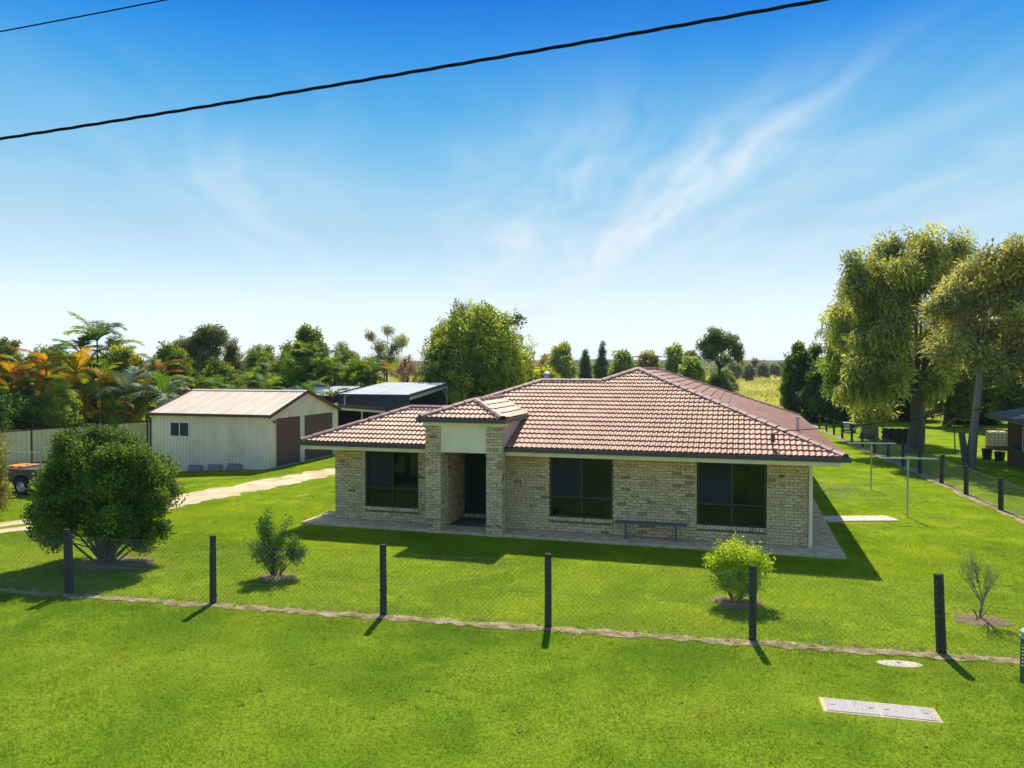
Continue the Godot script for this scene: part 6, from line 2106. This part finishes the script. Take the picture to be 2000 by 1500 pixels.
func ute() -> void:
	# pick-up truck seen from the side, nose to the right behind the bush
	var y := hgt(-30.0)
	var U := thing("ute", "dark grey tray utility with a wire frame, half hidden by the large bush", "utility truck", Vector3(-29.6, y, -3.45), 0.06)
	var b := MB.new()
	b.use_uv = false
	# sides as a profile with wheel arches, given thickness
	var prof := [Vector2(-1.95, 0.55), Vector2(-1.15, 0.50)]
	for k in 9:
		var a := PI - PI * k / 8.0
		prof.append(Vector2(-0.70 + cos(a) * 0.45, 0.42 + sin(a) * 0.42))
	prof.append_array([Vector2(-0.2, 0.46), Vector2(1.75, 0.46)])
	for k in 9:
		var a := PI - PI * k / 8.0
		prof.append(Vector2(2.20 + cos(a) * 0.45, 0.42 + sin(a) * 0.42))
	prof.append_array([Vector2(2.7, 0.5), Vector2(3.05, 0.55), Vector2(3.05, 0.95), Vector2(2.9, 1.05), Vector2(1.9, 1.12), Vector2(1.4, 1.12), Vector2(0.35, 1.12), Vector2(0.3, 1.02), Vector2(-1.95, 1.02)])
	var poly := PackedVector2Array(prof)
	var tri := Geometry2D.triangulate_polygon(poly)
	for z in [0.85, -0.85]:
		for i in range(0, tri.size(), 3):
			var p := [poly[tri[i]], poly[tri[i + 1]], poly[tri[i + 2]]]
			if ((p[1] - p[0]).cross(p[2] - p[0]) < 0) == (z > 0): p.reverse()
			b.tri(Vector3(p[0].x, p[0].y, z), Vector3(p[1].x, p[1].y, z), Vector3(p[2].x, p[2].y, z))
	for i in prof.size():
		var p: Vector2 = prof[i]
		var q: Vector2 = prof[(i + 1) % prof.size()]
		b.quad(Vector3(p.x, p.y, -0.85), Vector3(q.x, q.y, -0.85), Vector3(q.x, q.y, 0.85), Vector3(p.x, p.y, 0.85))
	part("body", b, M.bodywork, U)
	var c := MB.new()
	var cab := [Vector2(0.36, 1.12), Vector2(1.95, 1.12), Vector2(1.35, 1.68), Vector2(0.5, 1.70)]
	for i in 4:
		var p: Vector2 = cab[i]
		var q: Vector2 = cab[(i + 1) % 4]
		var wp := 0.80 if p.y < 1.2 else 0.66
		var wq := 0.80 if q.y < 1.2 else 0.66
		c.quad(Vector3(p.x, p.y, wp), Vector3(p.x, p.y, -wp), Vector3(q.x, q.y, -wq), Vector3(q.x, q.y, wq))
	for s in [1.0, -1.0]:
		var k := [Vector3(0.36, 1.12, 0.80 * s), Vector3(1.95, 1.12, 0.80 * s), Vector3(1.35, 1.68, 0.66 * s), Vector3(0.5, 1.70, 0.66 * s)]
		if s < 0: k.reverse()
		c.quad(k[0], k[1], k[2], k[3])
	part("cab", c, M.bodywork, U)
	for s in [1.0, -1.0]:
		var g := MB.new()
		var k := [Vector3(0.55, 1.20, 0.792 * s), Vector3(1.62, 1.20, 0.792 * s), Vector3(1.26, 1.60, 0.692 * s), Vector3(0.62, 1.61, 0.69 * s)]
		if s < 0: k.reverse()
		g.quad(k[0], k[1], k[2], k[3])
		part("side_window", g, M.shed_glass, U)
	wheel(U, Vector3(-0.70, 0.37, 0.80))
	wheel(U, Vector3(2.20, 0.37, 0.80))
	wheel(U, Vector3(-0.70, 0.37, -0.80))
	wheel(U, Vector3(2.20, 0.37, -0.80))
	var t := MB.new()
	t.bbox(Vector3(-1.97, 1.02, -0.88), Vector3(0.30, 1.07, 0.88), 0.01)
	part("tray_rail", t, M.charcoal, U)
	var r := MB.new()
	for z in [0.84, -0.84]:
		for x in [-1.35, -0.42, 0.25]:
			r.tube([Vector3(x, 1.05, z), Vector3(x, 1.78, z)], [0.02], 6)
		r.tube([Vector3(-1.36, 1.78, z), Vector3(0.26, 1.78, z)], [0.02], 6)
		for k in 9:
			strut(r, [Vector3(-0.40 + k * 0.08, 1.08, z), Vector3(-0.40 + k * 0.08, 1.77, z)], 0.004)
			strut(r, [Vector3(-0.42, 1.10 + k * 0.08, z), Vector3(0.25, 1.10 + k * 0.08, z)], 0.004)
	part("tray_frame", r, M.galv, U)
	var tl := MB.new()
	tl.bbox(Vector3(-1.99, 0.72, 0.6), Vector3(-1.94, 0.92, 0.8), 0.01)
	part("tail_light", tl, M.orange, U)
	var o := MB.new()
	for k in 4:
		var x := -1.85 + k * 0.24
		o.bbox(Vector3(x, 1.075, -0.3), Vector3(x + 0.28, 1.14 + 0.03 * sin(k * 2.3), 0.62), 0.025)
	tag(part("folded_tarpaulin", o, M.orange, self, U.transform), "orange folded tarpaulin lying on the dark tray", "tarpaulin")

func neighbour() -> void:
	var G := hgt(0)
	var N := thing("neighbour_house", "dark red brick house with a grey tiled roof at the right edge", "house")
	var X := 11.2
	var Z := -22.9
	var b := MB.new()
	b.box(Vector3(X + 0.012, G - 0.1, Z), Vector3(X + 9, 2.25, Z + 0.2))
	b.box(Vector3(X + 0.012, G - 0.1, Z + 0.2), Vector3(X + 0.2, 2.25, Z + 2.2))
	b.box(Vector3(X + 0.012, G - 0.1, Z + 2.2), Vector3(X + 0.2, 0.75, Z + 3.6))
	b.box(Vector3(X + 0.012, 1.95, Z + 2.2), Vector3(X + 0.2, 2.25, Z + 3.6))
	b.box(Vector3(X + 0.012, G - 0.1, Z + 3.6), Vector3(X + 0.2, 2.25, Z + 12))
	var w := part("wall", b, M.dark_mortar, N)
	var s := []
	lay(s, Transform3D(Basis(Vector3.UP, -PI / 2), Vector3(X + 0.012, G, Z)), 6.5, 0.0, 2.32, [[2.2, 3.6, 0.75 - G, 1.95 - G]])
	var m := MB.new()
	var bm := brick_mesh(0.23, 0.076, 0.012)
	for t in s:
		m.add(bm, t, Color(0.15, 0.075, 0.05) * rng.randf_range(0.75, 1.3))
	part("brickwork", m, M.brick, w).set_meta("kind", "stuff")
	var f := MB.new()
	for q in [[2.2, 2.26, 0.75, 1.95], [3.54, 3.6, 0.75, 1.95], [2.26, 3.54, 1.9, 1.95], [2.26, 3.54, 0.75, 0.80], [2.86, 2.92, 0.80, 1.9]]:
		f.bbox(Vector3(X + 0.0, q[2], Z + q[0]), Vector3(X + 0.07, q[3], Z + q[1]), 0.004)
	var wn := part("window", f, M.white, N)
	for q in [[2.26, 2.86], [2.92, 3.54]]:
		var g := MB.new()
		g.box(Vector3(X + 0.03, 0.80, Z + q[0]), Vector3(X + 0.034, 1.9, Z + q[1]))
		part("pane", g, M.shed_glass, wn)
	var r := MB.new()
	var e := [Vector3(X - 0.75, 2.36, Z - 0.7), Vector3(X - 0.75, 2.36, Z + 12.5), Vector3(X + 9.6, 2.36, Z - 0.7), Vector3(X + 9.6, 2.36, Z + 12.5)]
	var a := Vector3(X + 4.4, 4.0, Z + 4.5)
	var c := Vector3(X + 4.4, 4.0, Z + 7.5)
	r.quad(e[0], e[1], c, a)
	r.tri(e[2], e[0], a)
	r.quad(e[3], e[2], a, c)
	r.tri(e[1], e[3], c)
	r.quad(e[0] - Vector3(0, 0.05, 0), e[2] - Vector3(0, 0.05, 0), e[3] - Vector3(0, 0.05, 0), e[1] - Vector3(0, 0.05, 0))
	var rf := part("roof", r, M.dark, N)
	# tile courses of the slope that faces the brick house
	var d: Vector3 = (a + c) / 2.0 - (e[0] + e[1]) / 2.0
	for k in 14:
		var t0 := k / 14.0
		var lo0: Vector3 = e[0].lerp(a, t0) + Vector3(0, 0.05, 0)
		var lo1: Vector3 = e[1].lerp(c, t0) + Vector3(0, 0.05, 0)
		var up0: Vector3 = e[0].lerp(a, t0 + 1.15 / 14.0) + Vector3(0, 0.02, 0)
		var up1: Vector3 = e[1].lerp(c, t0 + 1.15 / 14.0) + Vector3(0, 0.02, 0)
		var q := MB.new()
		q.quad(lo0, lo1, up1, up0)
		q.quad(lo0 - Vector3(0, 0.03, 0), lo1 - Vector3(0, 0.03, 0), lo1, lo0)
		part("tile_course", q, M.slate, rf)
	var g := MB.new()
	g.bbox(Vector3(X - 0.86, 2.24, Z - 0.8), Vector3(X - 0.76, 2.38, Z + 12.5), 0.01)
	g.bbox(Vector3(X - 0.76, 2.24, Z - 0.8), Vector3(X + 9.6, 2.38, Z - 0.71), 0.01)
	part("gutter", g, M.gutter, N)
	var ev := MB.new()
	ev.box(Vector3(X - 0.74, 2.20, Z - 0.68), Vector3(X + 0.0, 2.235, Z + 12))
	part("eave_lining", ev, M.cream, N)
	# things beside it
	var I := thing("water_tote", "pale caged plastic water tote beside the neighbour's house", "water tank", Vector3(12.9, G, -30.6))
	var t := MB.new()
	t.bbox(Vector3(-0.48, 0.16, -0.55), Vector3(0.48, 1.05, 0.55), 0.07)
	t.lathe([[0.001, 1.05], [0.12, 1.05], [0.12, 1.09], [0.001, 1.09]], 14)
	part("tank", t, M.tote, I)
	var cg := MB.new()
	for k in 6:
		var y := 0.2 + k * 0.17
		for z in [-0.57, 0.57]: cg.tube([Vector3(-0.5, y, z), Vector3(0.5, y, z)], [0.012], 5)
		for x in [-0.5, 0.5]: cg.tube([Vector3(x, y, -0.57), Vector3(x, y, 0.57)], [0.012], 5)
		var x2 := -0.5 + k * 0.2
		for z in [-0.57, 0.57]: cg.tube([Vector3(x2, 0.15, z), Vector3(x2, 1.08, z)], [0.012], 5)
		var z2 := -0.57 + k * 0.228
		for x in [-0.5, 0.5]: cg.tube([Vector3(x, 0.15, z2), Vector3(x, 1.08, z2)], [0.012], 5)
	part("cage", cg, M.rust, I)
	var pl := MB.new()
	for z in [-0.45, 0.0, 0.45]: pl.bbox(Vector3(-0.5, 0.0, z - 0.07), Vector3(0.5, 0.14, z + 0.07), 0.01)
	part("pallet", pl, M.rust, I)
	for q in [[10.75, -24.6, 0.52, "left of two black tubs by the neighbour's wall"], [11.15, -23.9, 0.44, "lower black tub close to the neighbour's wall corner"]]:
		var k := MB.new()
		k.lathe([[0.001, 0.0], [0.21, 0.0], [0.26, q[2]], [0.28, q[2]], [0.28, q[2] + 0.03], [0.235, q[2] + 0.03], [0.2, 0.06], [0.001, 0.06]], 18, Transform3D(Basis(), Vector3(q[1 - 1], G, q[1])))
		tag(part("tub", k, M.black, self), q[3], "tub", "tubs by the neighbour's wall")
	var pb := MB.new()
	pb.bbox(Vector3(-0.06, 0.0, -0.2), Vector3(0.06, 0.14, 0.9), 0.02)
	for k in 26:
		var l := rdir()
		leaf(pb, Vector3(0, 0.12, 0.35 + rng.randfn() * 0.2), (l + Vector3(0, 0.9, 0)).normalized(), l.cross(Vector3.UP).normalized(), 0.3, 0.09)
	tag(part("window_planter", pb, M.planter, self, Transform3D(Basis(), Vector3(X - 0.07, 0.66, Z + 1.3))), "green plant in a narrow box on the neighbour's wall beside the window", "planter")
	# old clothes hoist
	var H := thing("clothes_hoist", "thin dark clothes hoist post on the neighbour's lawn", "clothes hoist", Vector3(9.83, G, -27.4))
	var hp := MB.new()
	hp.tube([Vector3(0.08, -0.1, 0), Vector3(0.02, 0.9, 0), Vector3(0, 2.0, 0)], [0.035, 0.032, 0.028], 8)
	hp.tube([Vector3(0.08, 0.02, -0.0), Vector3(0.02, 0.05, 0.0), Vector3(-0.16, 0.0, 0.1)], [0.03], 6)
	part("post", hp, M.rust, H)
	for k in 2:
		var ar := MB.new()
		ar.tube([Vector3(0, 1.95, 0), Vector3(-0.45 if k == 0 else 0.5, 1.55 if k == 0 else 1.9, 0.1), Vector3(-0.9 if k == 0 else 1.1, 1.5 if k == 0 else 1.95, 0.15)], [0.018], 6)
		part("arm", ar, M.rust, H)
	# grey hutch beyond the side fence
	var K := thing("hutch", "small grey hutch with a pale lid beyond the side fence", "hutch", Vector3(5.9, G, -40.5))
	var kb := MB.new()
	kb.bbox(Vector3(-0.42, 0.12, -0.35), Vector3(0.42, 0.66, 0.35), 0.02)
	for x in [-0.36, 0.36]:
		for z in [-0.28, 0.28]: kb.bbox(Vector3(x - 0.04, -0.02, z - 0.04), Vector3(x + 0.04, 0.125, z + 0.04), 0.004)
	part("box", kb, M.charcoal, K)
	var kl := MB.new()
	kl.bbox(Vector3(-0.48, 0.0, -0.4), Vector3(0.48, 0.05, 0.4), 0.01, Transform3D(Basis(Vector3.BACK, -0.06), Vector3(0, 0.69, 0)))
	part("lid", kl, M.zinc, K)
	var kd := MB.new()
	kd.bbox(Vector3(-0.40, 0.2, 0.35), Vector3(-0.02, 0.62, 0.37), 0.006)
	part("door", kd, M.zinc, K)
	# stacked dark timber under the weeping trees
	var S := thing("timber_stack", "stack of dark weathered timber slats between the two weeping trunks", "timber stack", Vector3(7.7, G, -32.2))
	for r2 in 6:
		for k in 4:
			var sl := MB.new()
			if r2 % 2 == 0: sl.bbox(Vector3(-0.9 + rng.randf() * 0.2, r2 * 0.16, -0.55 + k * 0.27), Vector3(0.9 - rng.randf() * 0.2, r2 * 0.16 + 0.12, -0.34 + k * 0.27), 0.008)
			else: sl.bbox(Vector3(-0.78 + k * 0.42, r2 * 0.16 - 0.039, -0.55), Vector3(-0.48 + k * 0.42, r2 * 0.16 + 0.159, 0.45), 0.008)
			part("slat", sl, M.post, S)

func _ready() -> void:
	rng.seed = 1
	camera_and_light()
	make_materials()
	M.sheets = []
	M.sheets_roof = []
	for k in [1.0, 0.98, 1.015]:
		var a: StandardMaterial3D = M.sheet.duplicate()
		a.albedo_color = lc(0.80 * k, 0.67 * k, 0.49 * k)
		M.sheets.append(a)
		var b: StandardMaterial3D = M.sheet_roof.duplicate()
		b.albedo_color = lc(0.68 * k, 0.585 * k, 0.43 * k)
		M.sheets_roof.append(b)
	M.slab = mat(lc(0.52, 0.52, 0.52), 0.8, M.concrete.albedo_texture, 1.0)
	M.cream_light = mat(lc(0.66, 0.60, 0.47), 0.6)
	M.shed_glass = mat(lc(0.035, 0.045, 0.045), 0.08)
	M.bench = mat(lc(0.13, 0.135, 0.13), 0.8)
	M.hose = mat(lc(0.55, 0.52, 0.46), 0.6)
	M.dark_mortar = mat(lc(0.10, 0.075, 0.06), 0.95)
	M.slate = bump(mat(Color(1, 1, 1), 0.8, ntex(61, 0.03, 4, [0.0, 0.5, 1.0], [lc(0.10, 0.095, 0.09), lc(0.17, 0.165, 0.16), lc(0.26, 0.25, 0.235)], 256), 1.5), M.fine, 1.0)
	M.tote = mat(lc(0.62, 0.55, 0.42), 0.5)
	M.planter = leafmat(lc(0.05, 0.16, 0.03), Color(0.4, 0.5, 0.3))
	M.crazed = bump(mat(Color(1, 1, 1), 0.85, ntex(62, 0.035, 2, [0.0, 0.10, 0.16, 1.0], [lc(0.17, 0.165, 0.16), lc(0.26, 0.25, 0.24), lc(0.44, 0.43, 0.41), lc(0.52, 0.51, 0.49)], 512, FastNoiseLite.TYPE_CELLULAR), 0.9), M.fine, 1.0)
	(M.crazed.albedo_texture.noise as FastNoiseLite).cellular_return_type = FastNoiseLite.RETURN_DISTANCE2_SUB
	setting()
	house()
	shed()
	dark_shed()
	front_fence()
	side_fence()
	sheet_fence()
	plants()
	objects()
